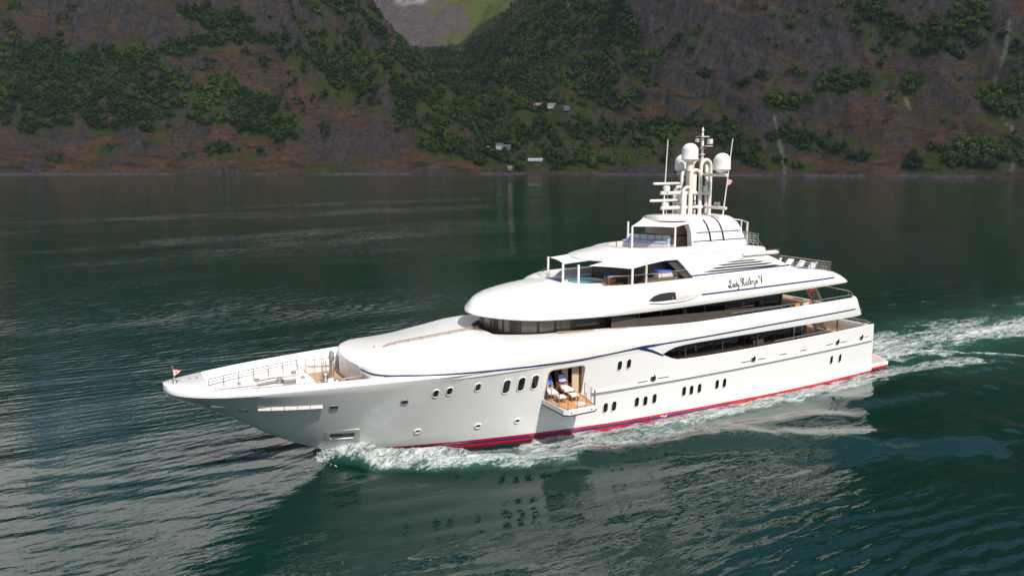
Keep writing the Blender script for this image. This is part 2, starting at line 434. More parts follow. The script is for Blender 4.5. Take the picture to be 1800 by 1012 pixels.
for (x0, y0, x1, y1) in ((1120, 672.5, 1138, 669), (1157, 665, 1176, 661), (1303, 637, 1319, 634), (1332, 631.5, 1345, 629), (1370, 623.5, 1383, 621), (1406, 616.5, 1418, 614), (1452, 606.5, 1464, 604), (1477, 601.5, 1488, 599.5), (1520, 592, 1527, 590.5)):
    a = hit(x0, y0, hull_y); b = hit(x1, y1, hull_y); m_ = (a + b) / 2
    port(m_, (b - a).length, .07, hull_y, 'freeing_slot', WHITE2, BLACK, .025, .02)
# fold-down steps strip on the bow
q0 = hit(452, 718, hull_y, 3.6); q1 = hit(567, 714, hull_y, 3.8); mb = MB()
for k in range(5):
    a = q0.lerp(q1, k / 5 + .004); b = q0.lerp(q1, (k + 1) / 5 - .004); rows = []
    for j in range(5):
        c = a.lerp(b, j / 4); 
        yt = hull_y(c.x, c.z + .11) + .012; yb = hull_y(c.x, c.z - .11) - .02
        rows.append([(c.x, -yt + .06, c.z + .12), (c.x, -yt - .0, c.z + .11), (c.x, -yt - .0, c.z - .09), (c.x, -yb, c.z - .11)])
    mb.grid(rows)
mb.build('boarding_step', mat('pale_slats', (0.72, 0.69, 0.66), 0.35, var=.08, scale=5), YACHT, 30, fixn=False)
# anchor pocket: steel rim, anchor inside
T, U, N = frame_at(ca, hull_y); rows = []
for g, o in ((.34, -.05), (.34, .03), (.24, .05), (.02, .05), (0.0, .02), (-.02, -.5)):
    rows.append([ca + T * a + U * b + N * o for a, b in stadium(1.5 + 2 * g, .56 + 2 * g, r=.14)])
ap = MB().grid(rows, True).build('anchor_pocket', mat('pocket_steel', (.62, .60, .56), .45, metal=.35, var=.12, scale=9), YACHT, 40)
am = MB(); am.box(ca - N * .22 + U * .03, (.22, .28, .5), bev=.05)
am.tube(cat([ca - N * .1 + T * (-.62) - U * .12, ca - N * .06 + T * (-.3) + U * .07, ca - N * .05 + U * .12, ca - N * .06 + T * .3 + U * .07, ca - N * .1 + T * .62 - U * .12]), .085, 8)
am.box(ca - N * .08 - U * .2, (1.3, .2, .1), rz=R(-14), bev=.03)
am.build('anchor', mat('galvanised_anchor', (.2, .19, .18), .4, metal=.7, var=.2), ap, 40)
bk = [ca + T * a + U * b - N * .55 for a, b in stadium(1.5, .56, r=.1)]
MB().add(bk, [tuple(range(len(bk)))]).build('pocket_back', BLACK, ap, 0)
# small white mark on the boot stripe
mk = MB()
for a, b, c, d in ((1160, 731.5, 1167, 730.5), (1166, 728.5, 1164, 733.5), (1168, 733.5, 1172, 728), (1167, 731, 1172, 730.3)):
    p0 = hit(a, b, hull_y); p1 = hit(c, d, hull_y); mk.tube([p0 + Vector((0, -.015, 0)), p1 + Vector((0, -.015, 0))], .022, 6)
mk.build('hull_mark', WHITE2, YACHT, 0)

# ---------------- swim platform
def plat(y): return 62.5 - (abs(y) / 4.5) ** 2 * 1.55
top = []; edge = []
ys_ = [-4.55 + 9.1 * k / 24 for k in range(25)]
rows = [[(57.2 + (plat(y) - 57.2) * t, y, .66) for y in ys_] for t in (0, .5, 1)]
MB().slab(rows, .30).build('swim_platform', WHITE, YACHT, 30)
MB().grid([[(57.6 + (plat(y) - .22 - 57.6) * t, y * .955, .665) for y in ys_] for t in (0, .5, 1)]).build('platform_teak', mat('pale_teak', (.55, .40, .33), .6, var=.15, scale=8), YACHT, 0)
MB().slab([[(57.2 + (plat(y) - .03 - 57.2) * t, y * .995, .34) for y in ys_] for t in (0, .5, 1)], .22).build('platform_boot_stripe', mat('boot_red', (.55, .008, .02), .3, coat=.4, var=.05), YACHT, 30)
rl = MB()
for y in (-.6, -1.4, -2.2): rl.tube([(62.0, y, .66), (62.0, y, 1.2)], .03)
rl.tube([(62.0, -.6, 1.25), (62.0, -2.2, 1.25)], .03); rl.tube([(62.0, -.6, 1.02), (62.0, -2.2, 1.02)], .02)
rl.build('platform_rail', STEEL, YACHT, 40)

# ---------------- upper hull: foredeck house flowing into the bridge deck bulwark
BT = Tab([(10.9, 2.2), (11.05, 2.9), (11.3, 3.5), (11.8, 4.1), (12.4, 4.5), (14.4, 4.94), (17, 5.26), (18.5, 5.36), (22, 5.446), (45, 5.46), (54, 5.36), (55, 5.2), (55.5, 4.95), (55.8, 4.5)])
ZB = lin([(10, 4.8), (11.3, 4.8), (11.7, 5.55), (13.2, 5.6), (32.46, 5.6), (32.5, 5.12), (33.0, 5.33), (33.7, 5.52), (34.8, 5.6), (36.2, 5.63), (56, 5.68)])
ZE = Tab([(10.9, 6.5), (11.3, 6.62), (12.4, 6.66), (14.6, 6.63), (18, 6.93), (20.2, 7.22), (22.7, 7.32), (27.4, 7.42), (30, 7.38), (36.15, 7.16), (42, 7.22), (54.7, 7.36), (55.8, 7.38)])
ZC = Tab([(10.9, 6.52), (11.5, 6.78), (13.6, 6.97), (18, 7.25), (20.3, 7.42)])
RI = Tab([(20.36, .15), (20.42, 1.2), (20.8, 2.0), (21.6, 2.7), (23.2, 3.62), (25.7, 4.2), (28, 4.6), (30, 5.0), (31.5, 5.2), (45, 5.2), (54, 5.1), (55.8, 4.3)])
def uh_y(x, z): return BT(x)
def uh_prof(x):
    b, zb, ze = BT(x), ZB(x), ZE(x)
    pr = [(0, zb), (max(b - .3, .1), zb), (b - .02, zb + .03), (b, zb + .1), (b + .005, (zb + ze) / 2), (b, ze - .3), (b - .05, ze - .1), (b - .17, ze - .015), (b - .28, ze)]
    if x < 20.35: r = .012; zr = ZC(x); zi = zr - .05
    else: r = RI(x); zr = ze + .05 * max(0, min(1, (31 - x) / 6)); zi = 6.15
    yo = b - .28; r = min(r, yo - .02)
    for t in (.25, .5, .75):
        y = yo + (r - yo) * t; pr.append((y, ze + (zr - ze) * (1 - (1 - t) ** 2)))
    pr += [(r, zr), (r, zi), (0, zi)]
    return pr
nose = [(-.0, 0)]
rows = []
for x in [10.9, 10.98, 11.05, 11.15, 11.3, 11.55, 11.8, 12.1, 12.4] + frange(13, 20, .7) + [20.34, 20.36, 20.42, 20.6, 20.8, 21.2, 21.6, 22.4] + frange(23.2, 32, .8) + [32.46, 32.5, 32.75, 33.0, 33.35, 33.7, 34.2, 34.8] + frange(36.2, 53.5, 1.2) + [54, 54.5, 55, 55.3, 55.5, 55.7, 55.8]:
    k = max(0, min(1, (x - 53.6) / 2.0)); kf = max(0, (12 - x)) 
    rows.append(mring(x, uh_prof(x), lambda z, k=k: -k * (z - 5.7) * .55 + k * .35))
# bowed front face
nr = []
for q in rows[0]: nr.append((q[0] - .22 * (1 - (q[1] / 2.2) ** 2), q[1], q[2]))
mb = MB(); mb.rings([nr] + rows); 
# bow out the first stations of the front a little
MB_uh = mb.build('upper_hull', WHITE, YACHT, 38)
def ribbon(name, pts_fn, xs, m, parent=YACHT, both=True, w=.12, off=.008):
    mb = MB()
    for sgn in ((-1, 1) if both else (-1,)):
        rows = []
        for x in xs:
            z, h = pts_fn(x)[1:]; yf = pts_fn(x)[0]
            rows.append([(x, sgn * (yf(x, z + h * k) + off), z + h * k) for k in (-.5, 0, .5)])
        mb.grid(rows)
    return mb.build(name, m, parent, 40)
STR = Tab([(10.95, 6.30), (11.3, 6.22), (12.4, 6.22), (14.2, 6.08), (16.1, 5.98), (18.2, 5.9), (20.2, 5.83), (24.6, 5.72), (28, 5.82), (30.2, 5.92), (36.4, 6.0), (45, 6.18), (55.0, 6.38)])
def strip_y(x, z): return BT(x) if z > 5.85 or x < 17.6 else max(hull_y(x, z), BT(x))
for sgn in (-1, 1):
    rows = []
    for x in [10.9, 10.98, 11.05, 11.15, 11.3, 11.55, 11.8, 12.1, 12.4] + frange(13, 54.4, .6):
        z = STR(x); k = max(0, min(1, (x - 53.6) / 2.0)); h = .115 + .10 * math.exp(-((x - 30.8) / 1.0) ** 2)
        rows.append([(x - k * (z - 5.7) * .55 + k * .35, sgn * (strip_y(x, z + d) + .016), z + d) for d in (-h / 2, 0, h / 2)])
    MB().grid(rows).build('navy_stripe', NAVY, YACHT, 40)
# lower branch of the stripe curling down to the main deck opening
mb = MB(); rows = []
for x, z, h in ((30.3, 5.86, .07), (31.0, 5.72, .09), (31.6, 5.5, .09), (32.1, 5.28, .08), (32.6, 5.06, .05)):
    rows.append([(x, -max(hull_y(x, z + d), 5.45 if z + d > 5.5 else 0) - .03, z + d) for d in (-h, 0, h)])
mb.grid(rows); mb.build('stripe_flourish', NAVY, YACHT, 40)
# teak capping strip beside the wheelhouse and the centre handrail on the house top
mb = MB(); mb.grid([[(x, -RI(x) - .02, 7.49 - .012 * (x - 24)), (x, -RI(x) - .42 + .05 * max(0, x - 27), 7.475 - .012 * (x - 24))] for x in frange(24.2, 29.4, .4)])
mb.build('walkway_teak', mat('tan_walkway', (.42, .29, .20), .6, var=.15), YACHT, 0)
mb = MB(); mb.tube([(13.2, -.02, 6.95), (13.6, -.02, 7.1)] + [(x, -.02, ZC(x) + .16) for x in frange(14.2, 20.3, .8)], .05)
for x in frange(14, 20, 1): mb.tube([(x, -.02, ZC(x) - .02), (x, -.02, ZC(x) + .15)], .03)
mb.build('house_handrail', mat('teak_rail', (.26, .17, .11), .5, var=.2), YACHT, 40)
mb = MB(); mb.lathe([(.06, -.05), (.06, .06), (.03, .08)], (12.7, .25, 6.93), 10); mb.build('deck_light', DSTEEL, YACHT, 40)
# louvred door panels each side of the house front
for sgn in (-1, 1):
    rows = []
    for t in frange(0, 1, .1):
        x = 10.93 + .62 * t; y = BT(x) + .03
        zt = 6.1 - .75 * t ** 1.5; rows.append([(x - .05 if t == 0 else x - .03, sgn * y, 4.97 + (zt - 4.97) * k) for k in (0, .5, 1)])
    MB().grid(rows).build('louvre_door', plank_mat('tan_louvre', (.45, .36, .28), 'Y', .16, .6), YACHT, 0)

# ---------------- main deck saloon behind the side opening
def wall(name, xs, yb, z0, z1, m, parent=YACHT, both=True, front=True):
    mb = MB()
    P = [(x, -yb(x)) for x in xs]
    loop = P + [(x, -y) for x, y in reversed(P)]
    n = len(loop); mb.grid([[(x, y, z0) for x, y in loop], [(x, y, z1) for x, y in loop]], True)
    return mb.build(name, m, parent, 30)
sal = wall('main_saloon_wall', [32.6, 33.5, 36, 40, 45, 49.2], lin([(32.6, 3.9), (33.5, 4.15), (50, 4.15)]), 3.38, 5.7, BROWN)  # brown below the panes stands in for the bulwark reflected in the glass
for k, x in enumerate(frange(33.6, 47.6, 1.75)):
    MB().box((x + .85, -4.17, 4.98), (1.6, .05, 1.05), bev=.02).build('saloon_window', GLASS, sal, 30)
MB().box((48.55, -4.18, 4.5), (1.1, .06, 2.1), bev=.02).build('saloon_door', DSTEEL, sal, 30)
MB().box((48.55, -4.22, 4.6), (.8, .05, 1.7), bev=.02).build('door_pane', GLASS, sal, 30)
mb = MB()
for x in (35.0, 38.8, 42.6): MB().box((x, -5.1, 5.0), (.09, .09, 1.3)).build('deck_stanchion', BROWN, YACHT, 0)
MB().box((42.9, -4.95, 4.62), (1.15, .12, .62), bev=.03).build('side_gate', BROWN, YACHT, 30)
for (x, z) in ((36.9, 4.95), (36.9, 4.72)): MB().lathe([(.05, -.03), (.05, .03)], (x, -4.2, z), 8, 'Y').build('wall_light', WHITE2, sal, 0)
MB().box((50.3, 0.4, 4.5), (2.0, 6.6, 2.2), bev=.04).build('aft_bar_cabinet', WOOD, YACHT, 30)
# open aft deck, main level
MB().box((53.4, 0, 3.43), (8.0, 10.2, .05)).build('main_aft_deck', TEAK, YACHT, 0)
def stair(x0, z0, x1, z1, y, w, name='stair', n=9):
    mb = MB()
    for sgn in (-1, 1):
        yy = y + sgn * w / 2
        mb.add([(x0, yy, z0), (x0 + .3, yy, z0), (x1 + .3, yy, z1), (x1, yy, z1), (x0, yy + .06, z0), (x0 + .3, yy + .06, z0), (x1 + .3, yy + .06, z1), (x1, yy + .06, z1)],
               [(0, 1, 2, 3), (7, 6, 5, 4), (0, 4, 5, 1), (1, 5, 6, 2), (2, 6, 7, 3), (3, 7, 4, 0)])
    for k in range(n):
        t = (k + .5) / n; mb.box((x0 + (x1 - x0) * t + .15, y, z0 + (z1 - z0) * t), (.3, w, .05))
    return mb.build(name, BEIGE, YACHT, 30)
stair(51.6, 5.6, 53.4, 3.46, -3.2, 1.1); stair(51.3, 8.5, 53.2, 6.2, -2.6, 1.1)
def rail(name, pts, h, posts, mids=2, r=.028, m=STEEL, pr=.024, slope=None):
    """a top rail over base points; posts at each given fraction"""
    mb = MB(); P = [Vector(p) for p in pts]; T_ = [p + Vector((0, 0, h)) for p in P]
    mb.tube(T_, r, 8)
    for k in range(mids): mb.tube([p + Vector((0, 0, h * (k + 1) / (mids + 1))) for p in P], r * .6, 6)
    L = [0]
    for i in range(len(P) - 1): L.append(L[-1] + (P[i + 1] - P[i]).length)
    for k in range(posts):
        d = L[-1] * k / (posts - 1); i = max(0, min(len(P) - 2, int(np.searchsorted(L, d)) - 1)); t = (d - L[i]) / max(1e-6, L[i + 1] - L[i]); q = P[i].lerp(P[i + 1], min(max(t, 0), 1))
        mb.tube([q, q + Vector((0, 0, h))], pr, 6)
    return mb.build(name, m, YACHT, 40)
rail('main_deck_rail', [(x, -hull_y(x, 4.6) + .12, ZSA(x) + .03) for x in frange(44.5, 57.0, 1.0)], .24, 10, 0, .045)
rail('main_deck_rail', [(x, hull_y(x, 4.6) - .12, ZSA(x) + .03) for x in frange(52, 57.0, 1.0)] , .24, 5, 0, .045)
rail('stern_rail', [(57.3, y, 4.45) for y in (-4.6, -3, -1.4)] , .42, 4, 1, .04)
rail('stern_rail', [(57.3, y, 4.45) for y in (1.4, 3, 4.6)] , .42, 4, 1, .04)
# stern bulwark with a curved top on the far quarter
mb = MB(); mb.slab([[(55.0 + .55 * k, 5.05 - .05 * k, 4.62 + .34 * math.sin(math.pi * min(1, k / 4) / 2)) for k in range(5)], [(55.0 + .55 * k, 4.8 - .05 * k, 4.62 + .34 * math.sin(math.pi * min(1, k / 4) / 2)) for k in range(5)]], 1.2); mb.build('quarter_bulwark', WHITE, YACHT, 40)
MB().box((57.25, 0, 4.0), (.3, 10.1, 1.15), bev=.08).build('transom_bulwark', WHITE, YACHT, 30)
mb = MB()
for y in (-3.5, 3.5): MB().tube([(54.6, y, 3.45), (54.6, y, 5.66)], .07).build('aft_pillar', STEEL, YACHT, 40)
# ---------------- bridge deck: wheelhouse and saloon
def whb(x): return lin([(21.0, 0), (21.05, .9), (21.3, 1.7), (21.9, 2.5), (23.2, 3.25), (24.8, 3.65), (27, 3.85), (31, 4.0), (47, 4.0)])(x)
wx = [21.0, 21.02, 21.05, 21.15, 21.3, 21.6, 21.9, 22.5, 23.2, 24.8, 27, 31, 36, 41, 46.2]
WH = wall('wheelhouse_wall', wx, whb, 6.17, 8.7, BROWN)
# wheelhouse panes follow the curved front
def along(xs, yf, n=200):
    P = []
    for i in range(n + 1):
        x = xs[0] + (xs[1] - xs[0]) * i / n; P.append(Vector((x, -yf(x), 0)))
    return P
def arc_pts(x0, x1, yf, cnt):
    P = along((x0, x1), yf, 600); L = [0]
    for i in range(len(P) - 1): L.append(L[-1] + (P[i + 1] - P[i]).length)
    out = []
    for k in range(cnt + 1):
        d = L[-1] * k / cnt; i = min(int(np.searchsorted(L, d)), len(P) - 1); out.append(P[i])
    return out
G1 = arc_pts(21.03, 25.6, whb, 5)
G1 = [Vector((21.0, .55, 0))] + G1
def pane(a, b, z0, z1, m, parent, name='wheelhouse_window', gap=.09, off=.04, rake=0.0):
    d = (b - a); L = d.length; d.normalize(); N = Vector((d.y, -d.x, 0))
    if N.y > 0 and abs(N.y) > abs(N.x): N = -N
    if abs(N.x) >= abs(N.y) and N.x > 0: N = -N
    a2 = a + d * gap; b2 = b - d * gap; mb = MB()
    vs = []
    for o in (off, off - .06):
        for p, z in ((a2, z0), (b2, z0), (b2, z1), (a2, z1)): vs.append((p.x + N.x * o, p.y + N.y * o, z))
    mb.add(vs, [(0, 1, 2, 3), (7, 6, 5, 4), (0, 4, 5, 1), (1, 5, 6, 2), (2, 6, 7, 3), (3, 7, 4, 0)])
    return mb.build(name, m, parent, 0)
PANE = mat('wheelhouse_glass', (0.17, 0.145, 0.115), 0.07, spec=0.7, var=0.5, scale=0.9)  # base colour lightened to paint in the reflections on the panes
for i in range(len(G1) - 1):
    pane(G1[i], G1[i + 1], 7.38, 8.36, PANE, WH)
    pane(Vector((G1[i].x, -G1[i].y, 0)), Vector((G1[i + 1].x, -G1[i + 1].y, 0)), 7.38, 8.36, PANE, WH) if i else None
for x0, x1, zt in ((25.9, 28.1, 8.2), (28.3, 30.2, 8.2), (31.2, 33.4, 8.35), (33.6, 35.6, 8.35), (35.8, 37.8, 8.35), (38.0, 40, 8.35), (40.2, 42.2, 8.35), (42.4, 44.2, 8.35), (44.4, 46.0, 8.35)):
    for sg in (-1, 1):
        pane(Vector((x0, sg * whb(x0), 0)), Vector((x1, sg * whb(x1), 0)), 7.02 if x0 > 31 else 7.3, zt, GLASS2 if x0 < 31 else GLASS, WH, 'saloon_window', .04)
for x in (30.6, 35.0, 40.9): MB().box((x, -4.95, 7.6), (.08, .10, 2.2)).build('deck_stanchion', BROWN, YACHT, 0)
MB().tube([(46.4, -4.0, 6.2), (46.4, -4.0, 8.6)], .14, 10).build('deck_column', BROWN, YACHT, 40)
# glazed wind screen and ladder rungs by the side deck
mb = MB()
mb.add([(28.3, -4.75, 8.35), (30.6, -4.98, 7.95), (30.6, -4.98, 7.3), (28.3, -4.75, 7.45)], [(0, 1, 2, 3)]); mb.add([(30.6, -5.0, 7.95), (45, -5.05, 7.55), (45, -5.05, 7.25), (30.6, -5.0, 7.1)], [(0, 1, 2, 3)])
SCR = mat('smoked_screen', (.07, .055, .047), .15, spec=.5, var=.2, scale=.5)
mb.build('side_screen', SCR, YACHT, 0)
mb = MB()
for k in range(6): mb.box((41.0, -4.6, 6.9 + k * .2), (3.2, .05, .035))
mb.build('louvre_slats', mat('grey_slats', (.16, .12, .11), .4, var=.1), YACHT, 0)
MB().box((50.8, 0, 6.13), (9.6, 10.2, .05)).build('bridge_aft_deck', TEAK, YACHT, 0)
MB().box((48.0, 1.6, 7.2), (3.4, 3.6, 2.0), bev=.05).build('dining_sideboard', DWOOD, YACHT, 30)
rail('bridge_deck_rail', [(x, -BT(x) + .2, ZE(x) - .02) for x in frange(39.5, 54.0, 1.1)], .3, 14, 0, .045)
rail('bridge_deck_rail', [(x, BT(x) - .2, ZE(x) - .02) for x in frange(47, 54.0, 1.0)] + [(55.0, 4.2, 7.36), (55.4, 2, 7.36), (55.5, 0, 7.36), (55.4, -2, 7.36), (55.0, -4.2, 7.36), (54.2, -5.05, 7.36)], .36, 15, 0, .045)

# ---------------- sun deck: visor-like band from the brow over the wheelhouse to the stern
SB = Tab([(19.65, .45), (19.70, .85), (19.86, 1.35), (20.2, 2.05), (20.6, 2.7), (21.5, 3.72), (22.6, 4.45), (25, 5.06), (28, 5.36), (34, 5.47), (48, 5.36), (52, 5.22), (53.2, 5.0), (53.8, 4.6), (54.1, 4.0)])
ZL = Tab([(19.65, 8.52), (22, 8.50), (25, 8.47), (30, 8.42), (36, 8.47), (42, 8.54), (50, 8.68), (54, 8.74)])
ZCT = Tab([(19.65, 8.95), (20.0, 9.16), (20.6, 9.38), (21.6, 9.66), (23, 9.96), (25, 10.24), (26.4, 10.38)])
ZR = Tab([(26.42, 10.36), (36, 10.38), (46, 10.34), (50, 10.05), (52, 9.8), (54.2, 9.55)])
YR = Tab([(26.42, .4), (26.5, 1.3), (26.7, 2.4), (27.1, 3.2), (28, 4.05), (30, 4.62), (33, 4.66), (36, 4.5), (46, 4.4), (52, 4.35), (54.1, 3.6)])
NPHI = 10
def sd_outer(x):
    b, zl = SB(x), ZL(x)
    yr, zr = (0.012, ZCT(x)) if x < 26.41 else (min(YR(x), b - .25), ZR(x))
    out = [(b - .05, zl), (b, zl + .07)]; e = min(.62, (zr - zl) * .72); lean = min(.24, b * .3); w = max(0, min(1, (x - 25) / 6)); w = w * w * (3 - 2 * w); yb = b - lean
    brow = [(b - lean * t * t * .9 - .01, zl + .07 + (e - .07) * t) for t in (.35, .7, .92)]
    n_ = NPHI - 3
    brow += [(yr + (yb - yr) * math.cos(math.pi / 2 * k / n_), zl + e + (zr - zl - e) * math.sin(math.pi / 2 * k / n_) ** 1.0) for k in range(1, n_ + 1)]
    for k in range(1, NPHI + 1):
        a = math.pi / 2 * k / NPHI
        q = (yr + (b - yr) * math.cos(a) ** .85, zl + .09 + (zr - zl - .09) * math.sin(a) ** .9); p_ = brow[k - 1]
        out.append((p_[0] * (1 - w) + q[0] * w, p_[1] * (1 - w) + q[1] * w))
    return out
def sd_y(x, z):
    o = sd_outer(x); zs = [q[1] for q in o]; ys = [q[0] for q in o]; return float(np.interp(z, zs, ys))
def sd_prof(x):
    b, zl = SB(x), ZL(x); pr = [(0, zl + .02), (max(b - .9, .1), zl + .01)] + sd_outer(x)
    if x < 26.41: return pr + [(.008, ZCT(x) - .02), (.004, ZCT(x) - .04), (.002, ZCT(x) - .05), (0, ZCT(x) - .06)]
    yr, zr = min(YR(x), b - .25), ZR(x)
    return pr + [(yr - .12, zr), (yr - .26, zr - .05), (yr - .3, 9.25), (0, 9.25)]
rows = []
for x in [19.65, 19.67, 19.70, 19.76, 19.86, 20.0, 20.2, 20.4, 20.6, 21.0, 21.5, 22.0, 22.6, 23.4, 24.2, 25, 25.7, 26.2, 26.4, 26.43, 26.5, 26.6, 26.75, 27.0, 27.4] + frange(28, 52, 1.0) + [52.5, 52.9, 53.2, 53.5, 53.8, 54, 54.1]:
    k = max(0, min(1, (x - 51.0) / 2.6)) ** 1.3
    kf = .85 * max(0, 1 - (x - 19.65) / 5.5); rows.append(mring(x, sd_prof(x), lambda z, k=k, kf=kf: -k * (z - 8.75) * 1.5 + k * .25 + kf * max(0, z - 8.56)))
mb = MB(); nr = [(q[0] - .05, q[1] * .4, 8.72 + (q[2] - 8.72) * .6) for q in rows[0]]; mb.rings([nr] + rows); mb.build('sun_deck', WHITE, YACHT, 42)
def sd_ribbon(name, x0, x1, zf, h, m, step=.5, off=.012):
    for sg in (-1, 1): MB().grid([[(x, sg * (sd_y(x, zf(x) + d) + off), zf(x) + d) for d in (-h / 2, 0, h / 2)] for x in frange(x0, x1, step)]).build(name, m, YACHT, 40)
sd_ribbon('navy_stripe', 36.1, 51.5, lin([(36, 9.24), (44, 9.27), (51.5, 9.33)]), .12, NAVY)
sd_ribbon('panel_seam', 32.6, 48.5, lin([(32, 10.08), (40, 10.12), (49, 10.02)]), .03, mat('seam_grey', (.33, .31, .3), .6))
MB().box((49.7, 0, 9.28), (7.4, 8.3, .05)).build('sun_deck_teak', TEAK, YACHT, 0)
MB().box((31.2, 0, 9.27), (9.0, 8.2, .05)).build('cockpit_teak', TEAK, YACHT, 0)
# wing control station in the side: dark bay and a pale bulged fairing
WS = [hit(px, py, sd_y) for px, py in ((1140, 529), (1148, 521), (1160, 516), (1175, 513.5), (1187, 513), (1188, 517), (1188, 526), (1170, 528.5), (1150, 530.5))]
c_ = sum(WS, Vector()) / len(WS); mb = MB()
mb.grid([[(q.x, -sd_y(q.x, q.z) - .02, q.z) for q in WS], [((q.x + c_.x) / 2, -sd_y((q.x + c_.x) / 2, (q.z + c_.z) / 2) - .03, (q.z + c_.z) / 2) for q in WS], [(c_.x, -sd_y(c_.x, c_.z) - .035, c_.z)] * len(WS)], True)
mb.build('wing_bay', mat('charcoal_bay', (.022, .018, .017), .35, var=.2), YACHT, 40)
p0 = hit(1187, 520, sd_y); p1 = hit(1228, 516, sd_y); pl_ = hit(1146, 532.5, sd_y); mb = MB(); rows = []
cx = (p0.x + p1.x) / 2 - .3; cz = (p0.z + p1.z) / 2 - .03; rxx = (p1.x - p0.x) / 2 + .35
for r_ in (1.0, .93, .8, .5, .05):
    rows.append([(cx + rxx * r_ * math.cos(a), -sd_y(cx + rxx * r_ * math.cos(a), cz + .36 * r_ * math.sin(a)) - .10 * math.sqrt(max(0, 1 - r_ * r_)) - .005, cz + .36 * r_ * math.sin(a)) for a in [2 * math.pi * k / 40 for k in range(40)]])
# keep only the part aft of the bay
rows2 = [[(max(q[0], p0.x + .02), q[1], q[2]) for q in r] for r in rows]
MB().grid(rows2, True).build('wing_fairing', mat('warm_fairing', (.62, .59, .54), .4, var=.02), YACHT, 50)
mb = MB(); mb.tube([Vector((q.x, -sd_y(q.x, q.z) - .04, q.z)) for q in [hit(px, py, sd_y) for px, py in ((1142, 532), (1165, 532.5), (1187, 530), (1205, 527), (1220, 522))]], .06, 8); mb.build('wing_sill', WHITE2, YACHT, 50)
lt = hit(1181, 523, sd_y); MB().lathe([(.08, -.05), (.08, .06)], (lt.x, lt.y - .06, lt.z), 10, 'Y').build('bay_light', STEEL, YACHT, 40)
# name in script on the sun deck band
GL = {'L': [[(.62, .78), (.60, .97), (.45, 1.03), (.32, .9), (.30, .6), (.24, .25), (.1, .03), (-.05, .1), (.02, .24), (.22, .12), (.42, -.02), (.62, .1)], [(.08, .7), (.2, .88), (.32, .9)], [(-.12, .05), (-.2, .25), (-.02, .38)]],
 'a': [[(.4, .45), (.2, .5), (.05, .3), (.1, .05), (.25, .05), (.4, .4), (.4, .1), (.52, .05)]],
 'd': [[(.4, .45), (.2, .5), (.05, .3), (.1, .05), (.25, .05), (.42, .4), (.5, 1.0), (.43, .3), (.43, .08), (.56, .05)]],
 'y': [[(.05, .5), (.08, .15), (.2, .05), (.4, .4), (.43, .5), (.38, 0), (.25, -.38), (.08, -.32), (.3, -.05), (.52, .1)]],
 'K': [[(.34, 1.0), (.24, .5), (.1, .02), (-.05, .05)], [(-.15, .62), (-.08, .9), (.12, 1.05), (.34, 1.0)], [(.78, .98), (.6, .95), (.45, .7), (.26, .5), (.42, .4), (.56, .05), (.74, .08)], [(-.15, .62), (-.05, .5), (.02, .62)]],
 't': [[(.27, .9), (.18, .3), (.2, .05), (.36, .06)], [(.03, .62), (.4, .64)]],
 'h': [[(.05, .05), (.25, .75), (.3, 1.0), (.22, .95), (.12, .02)], [(.14, .3), (.3, .5), (.38, .4), (.34, .08), (.48, .05)]],
 'r': [[(.05, .4), (.15, .52), (.12, .02)], [(.14, .35), (.28, .52), (.38, .45)]],
 'n': [[(.05, .45), (.13, .5), (.1, .02)], [(.12, .3), (.28, .5), (.36, .4), (.32, .08), (.46, .05)]],
 'V': [[(-.1, .72), (-.05, .95), (.12, 1.02), (.24, .8), (.28, .3), (.34, 0), (.5, .45), (.62, .85), (.84, 1.08)], [(-.1, .72), (.02, .66)]]}
ADV = {'L': .72, 'a': .54, 'd': .6, 'y': .56, 'K': .86, 't': .42, 'h': .54, 'r': .44, 'n': .52, 'V': .8, ' ': .5}
nx, sc_ = 0.0, .52; mb = MB(); total = sum(ADV[c] for c in 'Lady Kathryn V')
LX0, LX1, LZ0, LZ1 = 39.0, 42.75, 9.50, 9.60
for ch in 'Lady Kathryn V':
    for stp in GL.get(ch, []):
        P = cat([(a, b, 0) for a, b in stp], 5); Q = []
        for q in P:
            u = (nx + q.x + q.y * .18) / total; x = LX0 + (LX1 - LX0) * u; z = LZ0 + (LZ1 - LZ0) * u + q.y * sc_; Q.append(Vector((x, -sd_y(x, z) - .014, z)))
        mb.tube(Q, .031 if ch not in 'LKV' else .040, 5)
    nx += ADV[ch]
mb.build('name_lettering', INK, YACHT, 40)

# ---------------- house between sun deck and top deck with louvred fairing
ZT = Tab([(34.4, 11.95), (42.6, 11.95), (44.2, 11.62), (45.6, 11.05), (47.0, 10.45), (47.4, 10.3)])
def fh_prof(x):
    zt = ZT(x); z0 = 10.25; pr = [(0, z0)]
    for t in (0, .06, .15, .3, .45, .6, .75, .9, 1.0):
        z = z0 + (zt - z0) * t; pr.append((fh_y(x, z), z))
    y = fh_y(x, zt); return pr + [(max(y - .25, .1), zt + .03), (0, zt + .04)]
def fh_y(x, z): return lin([(10.2, 4.62), (10.6, 4.52), (11.2, 4.28), (11.7, 4.0), (12.0, 3.72)])(z)
rows = [mring(x, fh_prof(x), lambda z, x=x: max(0, (36.2 - x)) * 0 - (1.2 * (z - 10.3) / 1.6 if x < 36.3 else 0)) for x in [36.1, 36.4, 37] + frange(38, 42, 1) + [42.6, 43.2, 43.8, 44.4, 45, 45.6, 46.2, 46.8, 47.4]]
MB().rings(rows).build('upper_house', WHITE, YACHT, 42)
for sg in (-1, 1):
    MB().grid([[(x, sg * (fh_y(x, z + d) + .012), z + d) for d in (-.055, 0, .055)] for x in frange(35.6, 46.6, .5) for z in [10.53 + .01 * (x - 35)]]).build('navy_stripe', NAVY, YACHT, 40)
